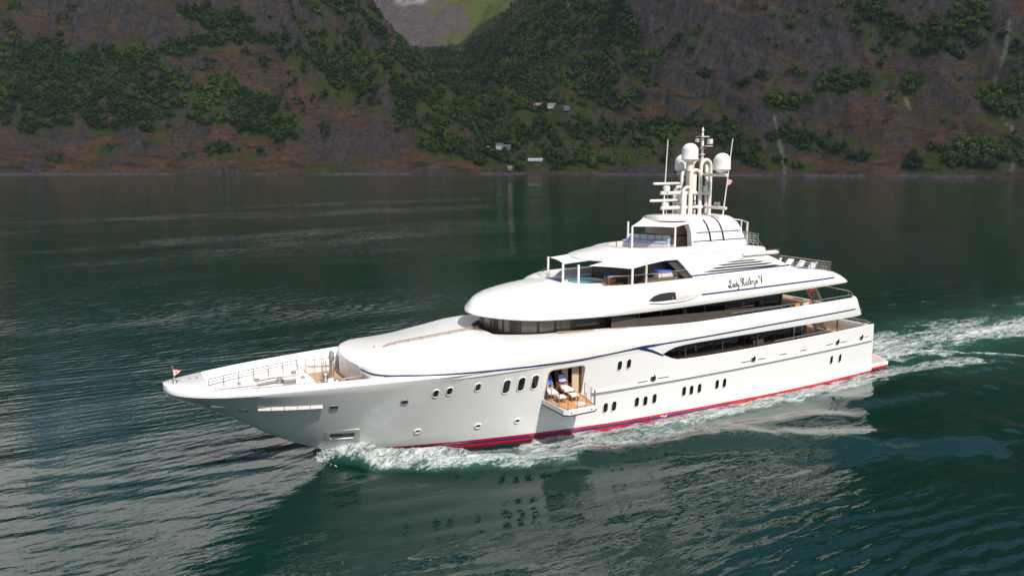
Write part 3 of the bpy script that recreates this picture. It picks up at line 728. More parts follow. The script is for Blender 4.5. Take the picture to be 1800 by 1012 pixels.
ARC = Tab([(36.6, 10.70), (37.2, 10.84), (38.9, 11.24), (41.4, 11.48), (43.0, 11.38), (44.8, 11.0), (45.8, 10.72)])
for zc_, h in ((10.74, .12), (10.93, .13), (11.12, .12), (11.29, .10), (11.42, .06)):
    xs_ = [x for x in frange(36.4, 45.8, .15) if ARC(x) > zc_ + h / 2 and zc_ + h / 2 + .03 < ZT(x)]
    if len(xs_) < 2: continue
    for sg in (-1, 1):
        mb = MB(); mb.grid([[(x, sg * (fh_y(x, zc_ + d) + .012), zc_ + d) for d in (-h / 2 * w, 0, h / 2 * w)] for x in xs_ for w in [min(1, .15 + 1.2 * min(x - xs_[0], xs_[-1] - x))]])
        mb.build('air_intake_louvre', BLACK, YACHT, 40)
# spoiler wing at the after end of the top deck
mb = MB(); mb.rings([[(x, -3.95 + .34 * math.cos(a), 11.72 + .16 * math.sin(a)) for a in [2 * math.pi * k / 16 for k in range(16)]] for x in (41.6, 42.2, 45.0, 45.5)]); mb.build('spoiler_wing', WHITE2, YACHT, 40)

# dark bar house under the top deck
wall('bar_wall', [31.6, 32.2, 36, 40, 46.8], lin([(31.6, 2.2), (32.2, 2.9), (36, 3.3), (50, 3.3)]), 9.28, 11.9, BROWN)
MB().box((33.2, -2.2, 10.1), (2.6, .5, 1.6)).build('bar_cabinet', mat('bar_tan', (.17, .13, .10), .5, var=.2, scale=3), YACHT, 30)
MB().box((33.8, -3.7, 9.95), (3.4, .6, 1.1), bev=.05).build('bar_counter', mat('bar_brown', (.13, .095, .07), .4, var=.25, scale=2), YACHT, 30)
mb = MB(); mb.add([(35.3, -4.45, 10.4), (36.2, -4.5, 10.35), (35.2, -3.7, 11.75), (34.1, -3.6, 11.75)], [(0, 1, 2, 3)]); mb.build('side_glass_wedge', GLASS2, YACHT, 0)
mb = MB(); mb.tube([(31.7, -4.3, 9.28), (31.7, -4.3, 11.8)], .09); mb.build('deck_column', BEIGE, YACHT, 40)
rail('cockpit_rail', [(28.6, -4.0, 10.36), (30, -4.42, 10.36), (32, -4.5, 10.36), (36, -4.3, 10.4)], .62, 6, 0, .022, STEEL, .018)
rail('cockpit_rail', [(26.9, -2.2, 10.36), (26.65, -1.2, 10.38), (26.6, 0, 10.38), (26.7, 1.4, 10.38), (27.2, 2.8, 10.36), (28.4, 4.0, 10.36)], .3, 3, 0, .02, STEEL, .018)
# pool in the forward cockpit
mb = MB(); mb.lathe([(1.75, 9.3), (1.75, 10.22), (1.65, 10.27), (1.42, 10.27), (1.36, 10.2), (1.36, 9.6)], (28.75, -.9, 0), 36); mb.build('pool_surround', WHITE2, YACHT, 40)
MB().lathe([(.02, 10.12), (1.37, 10.12), (1.37, 10.125), (.02, 10.125)], (28.75, -.9, 0), 36).build('pool_water', POOL, YACHT, 0)
MB().box((30.3, -1.9, 10.05), (1.0, 2.0, .25), bev=.04).build('pool_step', mat('step_teak', (.42, .19, .07), .5, var=.2), YACHT, 30)
mb = MB()
for k in range(7):
    a = R(200 + k * 20); mb.box((28.4 + 3.4 * math.cos(a) * -.5, 3.1 + .12 * (k % 2), 10.0), (.7, .35, .5), bev=.08)
mb = MB(); mb.box((30.0, 3.0, 9.75), (4.4, .9, .5), bev=.08); mb.build('curved_settee', LBLUE, YACHT, 30)

# ---------------- top deck coaming
TB = Tab([(28.4, .3), (28.5, .9), (28.8, 1.6), (29.5, 2.5), (31, 3.35), (33, 3.78), (36, 3.98), (42, 3.95), (44.5, 3.7), (45.2, 3.2)])
TL = Tab([(28.4, 11.82), (31, 11.72), (36, 11.72), (45.2, 11.78)])
TC = Tab([(28.4, 11.98), (29, 12.12), (30.5, 12.36), (32.1, 12.58)])
TR = Tab([(32.12, 12.56), (36, 12.55), (41, 12.55), (43, 12.35), (45.2, 12.1)])
TY = Tab([(32.12, .35), (32.25, 1.0), (32.7, 1.75), (33.6, 2.4), (35.5, 2.95), (38, 3.1), (45.2, 2.9)])
def td_prof(x):
    b, zl = TB(x), TL(x); yr, zr = (.012, TC(x)) if x < 32.11 else (min(TY(x), b - .25), TR(x))
    pr = [(0, zl), (max(b - .5, .05), zl), (b - .04, zl), (b, zl + .05)]
    for k in range(1, 9):
        a = math.pi / 2 * k / 8; pr.append((yr + (b - yr) * math.cos(a), zl + .06 + (zr - zl - .06) * math.sin(a) ** 1.05))
    if x < 32.11: return pr + [(.008, zr - .02), (.005, zr - .04), (0, zr - .05)]
    return pr + [(yr - .15, zr), (yr - .2, 11.95), (0, 11.95)]
rows = [mring(x, td_prof(x)) for x in [28.4, 28.45, 28.5, 28.65, 28.8, 29.1, 29.5, 30.2, 31, 31.6, 32.1, 32.13, 32.25, 32.45, 32.7, 33.1, 33.6, 34.4] + frange(35.5, 43, 1) + [43.7, 44.3, 44.8, 45.2]]
MB().rings(rows).build('top_deck', WHITE, YACHT, 42)
MB().box((36.6, 0, 11.98), (7, 4.4, .04)).build('top_deck_teak', TEAK, YACHT, 0)
mb = MB(); mb.grid([[(x, -TB(x) * .9 - .36, 12.12), (x, -TB(x) * .9 - .345, 12.145)] for x in frange(35.6, 43.0, .6)]); mb.build('panel_seam', MATS['seam_grey'], YACHT, 0)

# ---------------- arch carrying the mast
def arch_y(z): return lin([(12.4, 2.95), (13.0, 2.86), (13.6, 2.72), (14.1, 2.45), (14.4, 2.15), (14.6, 1.7), (14.68, 1.2)])(z)
zz = [12.4, 12.8, 13.2, 13.6, 13.9, 14.1, 14.28, 14.4, 14.5, 14.6, 14.68]
def arch_ring(x, yi, z0=12.4):
    o = [(-arch_y(z), z) for z in zz]; return o
# port and starboard legs with the crown over them
rows = []
for x, sh in ((37.5, 0), (37.75, 0), (39, 0), (41, 0), (42.3, 0), (42.5, 0)):
    k = .06 if x in (37.5, 42.5) else 0
    out = [(x + (14.7 - z) * (.34 if x > 40 else -.06) * (1 if x > 40 else 1), -(arch_y(z) - k), z) for z in zz]
    out += [(x, 0, 14.74 - k)]
    st_ = [(q[0], -q[1], q[2]) for q in reversed(out[:-1])]
    inn = [(x + .0, 2.25, 12.4), (x, 2.15, 13.6), (x, 1.7, 14.15), (x, 0, 14.3), (x, -1.7, 14.15), (x, -2.15, 13.6), (x, -2.25, 12.4)]
    rows.append(out + st_ + inn)
MB().rings(rows).build('mast_arch', WHITE, YACHT, 35)
for x0 in (39.15, 40.55):
    for sg in (-1, 1):
        mb = MB(); mb.grid([[(x0 + d + (14.7 - z) * .09, sg * (arch_y(z) + .012), z) for d in (-.10, 0, .10)] for z in zz[1:]] + [[(x0 + d, sg * .9, 14.72) for d in (-.10, 0, .10)]]); mb.build('exhaust_slot', BLACK, YACHT, 40)
mb = MB()
for sg in (-1, 1): mb.grid([[(37.5 + t * 5.6, sg * (arch_y(z) + .012), z) for z in (12.83, 12.87, 12.91)] for t in frange(0, 1, .1)])
mb.build('arch_stripe', NAVY, YACHT, 40)
mb = MB()
for sg in (-1, 1): mb.tube([(37.9, sg * (arch_y(13.55) + .04), 13.55), (42.6, sg * (arch_y(13.55) + .04), 13.55)], .045)
mb.build('arch_handrail', STEEL, YACHT, 40)
# core house below the mast with its beige front
mb = MB(); mb.rings([[(x + (.25 if z > 13 else 0), y, z) for y, z in ((-.75, 12.0), (-.75, 14.35), (2.3, 14.35), (2.3, 12.0))] for x in (36.9, 41.5)]); mb.build('mast_core_house', mat('tan_core', (.42, .33, .26), .5, var=.06), YACHT, 30)
mb = MB(); mb.tube([(36.95, -.8, 13.15), (36.95, 2.4, 13.15)], .045); mb.tube([(36.95, -.8, 13.15), (39, -.82, 13.15)], .045); mb.build('core_trim', BLACK, YACHT, 40)
# hard top nose
HT = Tab([(35.6, .4), (35.7, .8), (36.0, 1.3), (36.6, 1.7), (37.6, 2.0), (39.5, 2.1)])
rows = []
for x in [35.6, 35.65, 35.7, 35.85, 36.0, 36.3, 36.6, 37, 37.6, 38.5, 39.5]:
    b = HT(x); k = min(1, (x - 35.5) / 1.3)
    rows.append(mring(x, [(0, 14.4), (b - .1, 14.38), (b, 14.44), (b, 14.50), (b - .12 * k - .02, 14.62), (b - .4 * k - .04, 14.70 + .05 * k), (0, 14.72 + .12 * k)]))
MB().rings(rows).build('hard_top', mat('pale_hardtop', (.66, .63, .61), .35, coat=.3, var=.02), YACHT, 40)

# ---------------- mast
MST = BEIGE_ = mat('mast_cream', (0.70, 0.655, 0.59), 0.35, coat=0.2, var=0.03)
def hoop(mb, x0, x1, y, z0, z1, r, th=.0):
    c = (x0 + x1) / 2; ra = (x1 - x0) / 2; P = [(x0, y, z0), (x0, y, z1 - ra)] + [(c - ra * math.cos(a), y, z1 - ra + ra * math.sin(a)) for a in [math.pi * k / 10 for k in range(1, 10)]] + [(x1, y, z1 - ra), (x1, y, z0)]
    mb.tube(P, r, 10)
M_ = MB()
for y in (-.5, .5):
    hoop(M_, 38.45, 39.35, y, 14.6, 16.95, .125); hoop(M_, 39.2, 40.25, y, 14.6, 18.3, .14); hoop(M_, 40.3, 41.35, y, 14.6, 19.1, .15)
M_.box((38.75, 0, 15.65), (.5, .8, 2.1), bev=.1); M_.box((39.75, 0, 16.4), (.5, .8, 3.6), bev=.1); M_.box((41.1, 0, 16.9), (.4, .8, 4.2), bev=.1)
M_.tube([(40.85, 0, 18.9), (40.8, 0, 21.0)], .12, 10)
for z in (19.5, 20.0): M_.lathe([(.24, z), (.24, z + .07)], (40.82, 0, 0), 14)
mast = M_.build('radar_mast', MST, YACHT, 40)
for x0, za, zb_ in ((39.45, 14.8, 16.4), (40.45, 14.8, 18.6)):
    mb = MB(); mb.box((x0 + .2, 0, (za + zb_) / 2), (.12, .9, zb_ - za))
    for k in range(int((zb_ - za) / .32)): mb.box((x0 + .2, 0, za + .1 + k * .32), (.5, 1.06, .05))
    mb.build('mast_grating', BROWN, mast, 0)
def arm(pts, r, name='mast_arm'):
    m = MB(); m.tube(pts, r, 10); return m.build(name, MST, mast, 40)
arm([(40.6, 2.5, 17.92), (40.6, -3.05, 17.92)], .13)
arm([(36.6, .05, 16.5), (41.2, -.55, 16.45)], .15); arm([(36.7, .05, 15.32), (40.6, -.5, 15.35)], .15); arm([(40.9, -.2, 15.36), (40.95, -2.75, 15.33)], .13)
def radar(c, L, ax, w=.2):
    m = MB(); m.lathe([(.26, -.5), (.30, -.12), (.26, -.05), (.12, 0)], c, 16)
    a = Vector((math.cos(ax), math.sin(ax), 0)); b = Vector((-a.y, a.x, 0)); rows = []
    for t in (-1, -.92, -.5, 0, .5, .92, 1):
        hw = w * (.35 if abs(t) == 1 else 1); hh = .11 * (.4 if abs(t) == 1 else 1)
        rows.append([Vector(c) + a * (t * L / 2) + b * (hw * math.cos(q)) + Vector((0, 0, .14 + hh * math.sin(q))) for q in [2 * math.pi * k / 12 for k in range(12)]])
    m.rings(rows); return m.build('radar_scanner', MST, mast, 40)
radar((37.15, 0, 17.1), 2.9, R(4)); radar((37.12, .05, 15.78), 3.3, R(2), .12)
MB().lathe([(.04, 15.42), (.24, 15.46), (.27, 15.55), (.2, 15.66), (.05, 15.7)], (37.12, .05, 0), 18).build('small_dome', MST, mast, 40)
def dome(c, r, h):
    m = MB(); pr = [(r * .25, -.34), (r * .5, -.28), (r * .85, -.12), (r * 1.04, -.06), (r * 1.04, 0), (r, .04), (r, h)]
    pr += [(r * math.cos(a), h + r * .92 * math.sin(a)) for a in [math.pi / 2 * k / 8 for k in range(1, 8)]] + [(.01, h + r * .92)]
    m.lathe(pr, c, 28); return m.build('satellite_dome', mat('dome_white', (.76, .73, .69), .4, var=.02), mast, 50)
dome((39.6, .1, 19.2), .66, .62); dome((40.6, -2.45, 18.42), .66, .60); dome((40.6, 1.95, 18.35), .66, .60)
for a, b, r_ in (((39.6, .1, 18.2), (39.6, .1, 18.9), .28), ((40.6, -2.45, 17.9), (40.6, -2.45, 18.1), .13), ((40.6, 1.95, 17.9), (40.6, 1.95, 18.05), .13)): MB().tube([a, b], r_, 12).build('dome_pedestal', MST, mast, 40)
mb = MB(); mb.box((40.8, 0, 20.95), (.75, .75, .06)); mb.lathe([(.07, 21.0), (.1, 21.15), (.04, 21.3), (.1, 21.4), (.11, 21.5), (.05, 21.62), (.02, 21.7)], (40.8, 0, 0), 12)
mb.box((41.1, -.55, 20.55), (.34, .34, .4), bev=.05); mb.box((40.95, -.4, 20.2), (.75, .5, .05)); mb.box((40.5, .25, 20.65), (.3, .3, .3), bev=.05)
mb.build('masthead_light', MST, mast, 40)
for (x, y, z) in ((40.95, -1.95, 15.48), (40.95, -1.6, 15.48), (40.6, 2.2, 17.45), (40.6, 1.8, 17.45), (40.6, 1.4, 17.45), (40.6, 2.3, 18.05), (40.6, .9, 18.05), (40.6, .6, 18.05)):
    MB().lathe([(.05, 0), (.12, .06), (.13, .2), (.03, .32)], (x, y, z), 10).build('signal_light', STEEL, mast, 40)
mb = MB(); mb.box((40.7, -.6, 16.8), (.35, .4, .5), bev=.06); mb.tube([(40.7, -.6, 16.5), (40.7, -.6, 16.9)], .08); mb.build('horn_box', MST, mast, 40)
def aerial(p0, p1, r=.05):
    m = MB(); m.tube([p0, p1], r, 6, r1=r * .6); return m.build('whip_aerial', MST, YACHT, 40)
aerial((36.9, 0, 14.7), (37.14, 0, 20.64), .065); aerial((37.3, .1, 14.7), (37.4, .1, 16.4), .03); aerial((42.4, -1.0, 14.4), (43.1, -1.05, 20.8), .065)
# rails, canopy pole and steps on the after end of the top deck
rail('top_deck_rail', [(42.2, -2.75, 12.45), (43.4, -2.7, 12.4), (44.9, -2.65, 12.15), (45.0, -1.2, 12.15), (45.0, .6, 12.15)], .95, 12, 4, .035)
rail('top_deck_rail', [(42.4, 2.75, 12.4), (44.9, 2.65, 12.2), (45.0, .6, 12.15)], .95, 8, 3, .035)
mb = MB(); mb.tube([(43.0, -2.5, 12.3), (43.0, -2.5, 14.25)], .06); mb.tube([(45.2, -1.1, 12.1), (45.2, -1.1, 14.0)], .1); mb.tube([(42.3, -2.3, 14.4), (43.0, -2.5, 14.3), (45.2, -1.1, 13.95)], .05); mb.build('canopy_pole', BEIGE, YACHT, 40)
stair(45.2, 12.0, 47.6, 9.35, -1.6, .9, 'stair', 10)
mb = MB(); mb.tube([(45.1, -2.05, 13.0), (47.7, -2.05, 10.3)], .035); mb.tube([(45.1, -2.05, 12.6), (47.7, -2.05, 9.9)], .025); mb.tube([(47.7, -2.05, 9.3), (47.7, -2.05, 10.3)], .03); mb.tube([(45.1, -1.15, 13.0), (47.7, -1.15, 10.3)], .035); mb.build('stair_rail', STEEL, YACHT, 40)
rail('sun_deck_rail', [(47.2, 4.0, 9.55), (50, 4.0, 9.5), (52.4, 3.8, 9.45), (53.0, 2.0, 9.45), (53.1, 0, 9.45), (53.0, -2.0, 9.45), (52.6, -3.9, 9.5)], .9, 16, 3, .04)
rail('sun_deck_rail', [(47.4, -4.15, 10.25), (49, -4.15, 10.12), (51, -4.1, 9.9), (52.6, -3.9, 9.65)], .55, 8, 2, .03)
stair(46.8, 9.3, 46.9, 9.3, 0, .5, 'deck_locker', 2)

# ---------------- awnings on poles
def sail(name, c, sag=.12, th=.02, n=10, pull=.07, ridge=0):
    c = [Vector(q) for q in c]; ce = sum(c, Vector()) / 4; rows = []
    for i in range(n + 1):
        r = []
        for j in range(n + 1):
            u, v = i / n, j / n; p = c[0] * (1 - u) * (1 - v) + c[1] * u * (1 - v) + c[2] * u * v + c[3] * (1 - u) * v
            e = (4 * u * (1 - u) * (1 if v in (0, 1) else abs(2 * v - 1) ** 3) + 4 * v * (1 - v) * abs(2 * u - 1) ** 3) * pull
            p = p + (ce - p) * e; p.z -= sag * 16 * u * (1 - u) * v * (1 - v); r.append(tuple(p))
        rows.append(r)
    return MB().slab(rows, th).build(name, CANVAS, YACHT, 50)
mb = MB()
P1, P2, P0, PS = (26.85, -2.75), (30.1, -4.7), (26.5, -1.3), (27.2, 1.75)
for (x, y), z in ((P1, 11.78), (P2, 11.55), (P0, 11.7), (PS, 11.85)): mb.tube([(x, y, 10.3), (x, y, z)], .095, 10)
mb.build('awning_pole', WHITE2, YACHT, 40)
sail('cockpit_awning', [(27.5, -3.15, 11.72), (30.1, -4.65, 11.5), (33.6, -4.3, 11.86), (30.8, -1.9, 12.0)], .06)
sail('cockpit_awning', [(26.6, -1.2, 11.68), (30.9, -1.75, 11.95), (32.0, 1.5, 12.3), (27.25, 1.6, 11.82)], .06)
mb = MB()
for x, y, z in ((32.35, -1.8, 14.15), (35.5, -3.0, 14.05), (34.2, 1.0, 14.3)): mb.tube([(x, y, 12.45), (x, y, z)], .085, 10)
mb.build('canopy_pole', WHITE2, YACHT, 40)
sail('top_deck_canopy', [(32.3, -1.75, 14.2), (35.55, -2.95, 14.08), (38.4, -2.25, 14.32), (36.4, 1.7, 14.62)], .05)

# ---------------- foredeck: raised anchor deck, rails, windlass, flagstaff
rows = []
for x in frange(2.35, 8.4, .35):
    b = min(YS(x) - 1.95, 1.5) * (1 - max(0, (x - 7.6) / 1.2) ** 2 * .4); b = max(b, .12); rows.append(mring(x, [(0, 4.9), (b + .1, 4.9), (b + .04, 5.45), (b - .06, 5.55), (b * .5, 5.62), (0, 5.64)]))
MB().rings(rows).build('anchor_deck', WHITE, YACHT, 40)
mb = MB()
mb.grid([[(x, -(YS(x) - 1.3), 4.965), (x, YS(x) - 1.3, 4.965)] for x in frange(2.4, 10.9, .5)]); mb.build('foredeck_teak', TEAK, YACHT, 0)
for sg in (-1, 1):
    rail('foredeck_rail', [(x, sg * (YS(x) - 1.3), 5.40 - .02 * (8.3 - x)) for x in frange(2.6, 8.3, .57)], .66, 7, 1, .03)
rail('foredeck_rail', [(8.3, 2.82, 5.38), (8.8, 2.6, 5.1), (9.0, 2.55, 5.0), (10.6, 2.6, 5.0)], .98, 5, 1, .03)
mb = MB()
for (x, y, r_) in ((4.2, .5, .1), (5.3, .75, .16), (6.6, -.4, .14), (7.7, 1.4, .16), (7.9, -.1, .12)): mb.lathe([(r_, 5.6), (r_, 5.72), (r_ * .6, 5.76)], (x, y, 0), 14)
mb.build('deck_hatch', DSTEEL, YACHT, 40)
mb = MB(); mb.tube([(5.1, -.45, 5.8), (6.2, -.42, 5.86)], .16, 10); mb.tube([(6.2, -.42, 5.86), (7.4, -.6, 5.9)], .1); mb.lathe([(.22, 5.6), (.22, 5.9), (.12, 6.0)], (6.4, -.45, 0), 14); mb.box((6.9, -.85, 5.75), (.7, .5, .3), bev=.05); mb.build('anchor_windlass', DSTEEL, YACHT, 40)
mb = MB(); mb.tube([(2.7, -.1, 5.72), (5.1, -.45, 5.75)], .05); mb.build('anchor_chain', DSTEEL, YACHT, 40)
mb = MB()
for (x, y) in ((8.7, -1.9), (9.3, -2.3), (9.7, -1.2), (9.5, .6)):
    mb.lathe([(.28, 4.97), (.22, 5.1), (.16, 5.3), (.26, 5.5), (.22, 5.56)], (x, y, 0), 16); mb.box((x + .1, y - .1, 5.02), (.7, .5, .1), bev=.03)
mb.build('mooring_capstan', DSTEEL, YACHT, 40)
mb = MB(); mb.lathe([(.2, 4.97), (.2, 5.75), (.14, 5.82)], (9.2, -1.7, 0), 14); mb.build('deck_vent', WHITE2, YACHT, 40)
mb = MB()
for k in range(6): mb.tube([(9.8 + k * .17, -2.75, 4.97), (9.8 + k * .17, -2.75, 6.0)], .026, 6)
mb.tube([(9.7, -2.75, 6.0), (10.8, -2.75, 6.0), (10.85, -2.75, 4.97)], .034, 6)
for k in range(4): mb.tube([(9.6 + k * .25, 1.6, 4.97), (9.6 + k * .25, 1.6, 6.1)], .03, 6)
mb.build('foredeck_gate', STEEL, YACHT, 40)
mb = MB(); mb.tube([(9.9, .8, 4.95), (9.95, .8, 6.55), (10.1, .7, 6.8)], .1, 8); mb.lathe([(.18, 6.3), (.22, 6.5), (.12, 6.9)], (10.0, .75, 0), 12); mb.build('search_light', DSTEEL, YACHT, 40)
mb = MB(); mb.tube([(.62, 0, 6.4), (.55, 0, 7.32)], .035); mb.lathe([(.05, 7.3), (.05, 7.4)], (.55, 0, 0), 8); mb.lathe([(.14, 6.42), (.1, 6.5)], (.62, 0, 0), 12); mb.build('bow_flagstaff', STEEL, YACHT, 40)
mb = MB()
for x in (1.5, 1.9): mb.tube([(x, .5, 6.3), (x, .9, 6.32)], .05)
mb.build('bow_cleat', STEEL, YACHT, 40)

# ---------------- balcony with its cabin
lip = [(22.72, -4.6), (22.66, -7.25), (22.95, -7.52), (24.95, -7.52), (25.3, -7.25), (25.8, -4.6)]
rows = [[(x, y, z) for x, y in lip] for z in (2.74, 2.82, 3.10, 3.14)]
rows[0] = [(24.2 + (x - 24.2) * .96, y * .992, 2.74) for x, y in lip]
mb = MB(); mb.rings(rows); bal = mb.build('balcony_platform', WHITE, YACHT, 30)
mb = MB(); tl = [(22.84, -1.7), (22.84, -5.3), (22.80, -7.12), (22.98, -7.35), (24.93, -7.35), (25.18, -7.12), (25.62, -5.3), (25.66, -1.7)]
mb.add([(x, y, 3.172) for x, y in tl], [tuple(range(len(tl)))]); mb.build('balcony_teak', TEAKX, bal, 0)
mb = MB(); mb.tube([(x, y * 1.0, 2.76) for x, y in lip], .035, 6); mb.build('platform_seal', BLACK, bal, 0)
MB().lathe([(.36, 3.175), (.36, 3.19), (.30, 3.19), (.02, 3.19)], (24.35, -6.75, 0), 24).build('deck_hatch', mat('hatch_white', (.72, .72, .72), .2, var=.1), bal, 40)
mb = MB()
for p in ((23.1, -7.53, 2.95), (24.7, -7.53, 2.95)): mb.lathe([(.05, -.01), (.05, .01)], p, 10, 'Y')
mb.build('platform_light', BLACK, bal, 0)
mb = MB(); PP = [(22.78, -5.6), (22.76, -6.6), (22.9, -7.42), (23.6, -7.44), (24.3, -7.44), (25.0, -7.42), (25.3, -6.6), (25.5, -5.6)]
for x, y in PP: mb.tube([(x, y, 3.15), (x, y, 4.12)], .028, 6)
mb.tube([(25.02, -7.4, 3.15), (25.02, -7.4, 4.15)], .06, 6)
mb.build('balcony_post', DSTEEL, bal, 40)
mb = MB()
for k in range(4): mb.tube([(x, y, 3.4 + k * .22) for x, y in PP[:3]], .008, 4); mb.tube([(x, y, 3.4 + k * .22) for x, y in PP[5:]], .008, 4)
mb.build('balcony_wire', STEEL, bal, 0)
MB().box((24.28, -1.66, 4.2), (2.85, .06, 2.1)).build('cabin_back_wall', DWOOD, YACHT, 0)
MB().box((24.28, -3.4, 5.255), (2.82, 3.4, .03)).build('cabin_ceiling', WOOD, YACHT, 0)
MB().box((22.875, -3.3, 4.2), (.03, 3.2, 2.05)).build('cabin_side_panel', DWOOD, YACHT, 0); MB().box((25.69, -3.3, 4.2), (.03, 3.2, 2.05)).build('cabin_side_panel', WOOD, YACHT, 0)
T, U, N = frame_at(Vector((24.3, -hull_y(24.3, 4.2), 4.2)), hull_y)
mb = MB()
loop = [(q[0], q[2]) for q in rbox(BX0, BX1, 0, 1, 3.16, 5.28, .32)[0]]
mb.tube([(x, -hull_y(x, z) - .005, z) for x, z in loop + [loop[0]]], .035, 6, caps=False); mb.build('door_frame', DSTEEL, YACHT, 40)
def curtain(x0, x1, y0, zt=5.2, pinch=0.0, n=28):
    rows = []
    for j in range(9):
        z = 3.2 + (zt - 3.2) * j / 8; pk = 1 - pinch * math.exp(-((z - 3.95) / .35) ** 2); xm = x1 if pinch and x1 > 24.3 else x0
        rows.append([(xm + (x0 + (x1 - x0) * i / n - xm) * pk, y0 + .05 * math.sin(i * 1.35), z) for i in range(n + 1)])
    return MB().grid(rows).build('cabin_curtain', CREAM, YACHT, 60)
curtain(22.9, 23.25, -4.5); curtain(25.12, 25.66, -4.62); curtain(24.6, 25.1, -4.1, pinch=.5)

# ------------------------------------------------------------------ loose things on board
def lounge_chair(label, loc, rz, pad=WCUSH, pillow=LATTICE, group='wooden lounge chairs on the fold-out balcony'):
    t = empty('lounge_chair', loc, label, 'lounge chair', group, rz)
    def lb(mb, name, m, sm=30): 
        o = mb.build(name, m, None, sm); o.parent = t; return o
    mb = MB()
    for sx in (-.32, .32):
        for sy in (-.5, .5): mb.box((sx, sy, .17), (.06, .06, .34))
        mb.box((sx, 0, .33), (.06, 1.15, .07))
    lb(mb, 'frame', WOOD)
    for sx in (-.36, .36): lb(MB().box((sx, .2, .58), (.08, .75, .05), bev=.02).box((sx, -.12, .45), (.06, .06, .28)), 'armrest', WOOD)
    lb(MB().box((0, -.1, .42), (.6, .95, .14), bev=.05), 'seat_cushion', pad)
    mb = MB(); a = R(62); rows = []
    for k in range(8):
        s_ = .95 * k / 7; rows.append([(x * (1 - .25 * (k / 7) ** 4), .38 + s_ * math.cos(a) + o, .42 + s_ * math.sin(a)) for x, o in ((-.32, 0), (.32, 0), (.32, .07), (-.32, .07))])
    mb.rings(rows); lb(mb, 'backrest', WOOD)
    mb = MB(); mb.box((0, .5, .85), (.56, .1, .86), bev=.05); o = lb(mb, 'back_cushion', pad); o.rotation_euler = (R(-26), 0, 0); o.location = (0, .0, .0); o.location = (0, -.18, .18)
    mb = MB(); mb.box((0, 0, 0), (.46, .13, .44), bev=.06); o = lb(mb, 'pillow', pillow); o.location = (0, .42, .86); o.rotation_euler = (R(-26), 0, 0)
    return t
lounge_chair('wooden lounge chair with blue lattice pillow facing out on the balcony', (24.45, -4.75, 3.18), R(-8)).scale = (1.2, 1.2, 1.25)
lounge_chair('wooden lounge chair half hidden behind the balcony door edge', (23.3, -4.75, 3.18), R(-14), WCUSH, BLUEC).scale = (1.1, 1.1, 1.15)
def ottoman(label, loc, rz):
    t = empty('footstool', loc, label, 'footstool', 'white cushioned footstools on the balcony', rz)
    mb = MB()
    for sx in (-.22, .22):
        for sy in (-.22, .22): mb.box((sx, sy, .14), (.06, .06, .28))
    mb.box((0, 0, .27), (.55, .55, .07), bev=.02); o = mb.build('frame', WOOD, None, 30); o.parent = t
    o = MB().box((0, 0, .38), (.56, .56, .15), bev=.06).build('cushion', WCUSH, None, 40); o.parent = t
ottoman('footstool with white cushion in front of the lattice pillow chair', (24.35, -5.95, 3.18), R(-8)); ottoman('footstool with white cushion nearest the forward edge of the balcony', (23.4, -5.85, 3.18), R(-14))
def sun_lounger():
    t = empty('sun_lounger', (0, 0, 0), '', 'sun lounger', 'pale sun loungers along the after sun deck')
    mb = MB()
    for sx in (-.7, .7):
        for sy in (-.28, .28): mb.tube([(sx, sy, 0), (sx, sy, .3)], .03, 6)
    for sy in (-.3, .3): mb.tube([(-.95, sy, .3), (.95, sy, .3)], .03, 6)
    o = mb.build('frame', STEEL, None, 40); o.parent = t
    o = MB().box((-.4, 0, .37), (1.2, .6, .1), bev=.04).build('seat_pad', LBLUE, None, 40); o.parent = t
    mb = MB(); mb.box((0, 0, 0), (.85, .6, .1), bev=.04); o = mb.build('back_pad', WCUSH, None, 40); o.parent = t; o.location = (.45, 0, .60); o.rotation_euler = (0, R(-38), 0)
    o = MB().box((-.7, 0, .45), (.4, .34, .1), bev=.04).build('rolled_towel', BLUEC, None, 40); o.parent = t
    return t
LN = sun_lounger()
for k, (px, py, lb_) in enumerate(((1381, 466, 'sun lounger at the forward end of the row by the stairs'), (1401, 469, 'second sun lounger along from the stairs on the after sun deck'), (1421, 472, 'third sun lounger along from the stairs on the after sun deck'), (1441, 475, 'sun lounger at the stern end of the row by the deck rail'))):
    o = LN if k == 0 else copy_tree(LN); P = onplane(px, py, 9.4); o.location = (min(P.x, 52.3), max(min(P.y, 3.2), -3.2), 9.31); o['label'] = lb_; o.rotation_euler = (0, 0, R(8))
# sofa and cushions on the top deck
def sofa(loc, rz, label, w, m, n):
    t = empty('curved_sofa' if m is LBLUE else 'deck_sofa', loc, label, 'sofa', None, rz)
    o = MB().box((0, 0, .22), (w, 1.0, .44), bev=.06).build('base', STRIPED if m is LBLUE else BEIGE, None, 40); o.parent = t
    o = MB().box((0, -.05, .52), (w, .95, .2), bev=.08).build('seat_pad', m, None, 40); o.parent = t
    o = MB().box((0, .45, .75), (w, .25, .5), bev=.08).build('backrest', m, None, 40); o.parent = t
    for k in range(n):
        o = MB().box((0, 0, 0), (w / n * .9, .16, .42), bev=.07).build('back_cushion', STRIPED, None, 40); o.parent = t
        o.location = (-w / 2 + w * (k + .5) / n, .28, .82); o.rotation_euler = (R(-18), 0, R(rnd.uniform(-8, 8)))
    return t
sofa((34.9, -.4, 12.3), R(-62), 'pale blue sofa with striped cushions under the top deck canopy', 3.6, LBLUE, 6)
sofa((34.5, -3.2, 10.35), R(0), 'blue lounge sofa with striped cushions beside the sun deck bar', 2.2, BLUEC, 3)
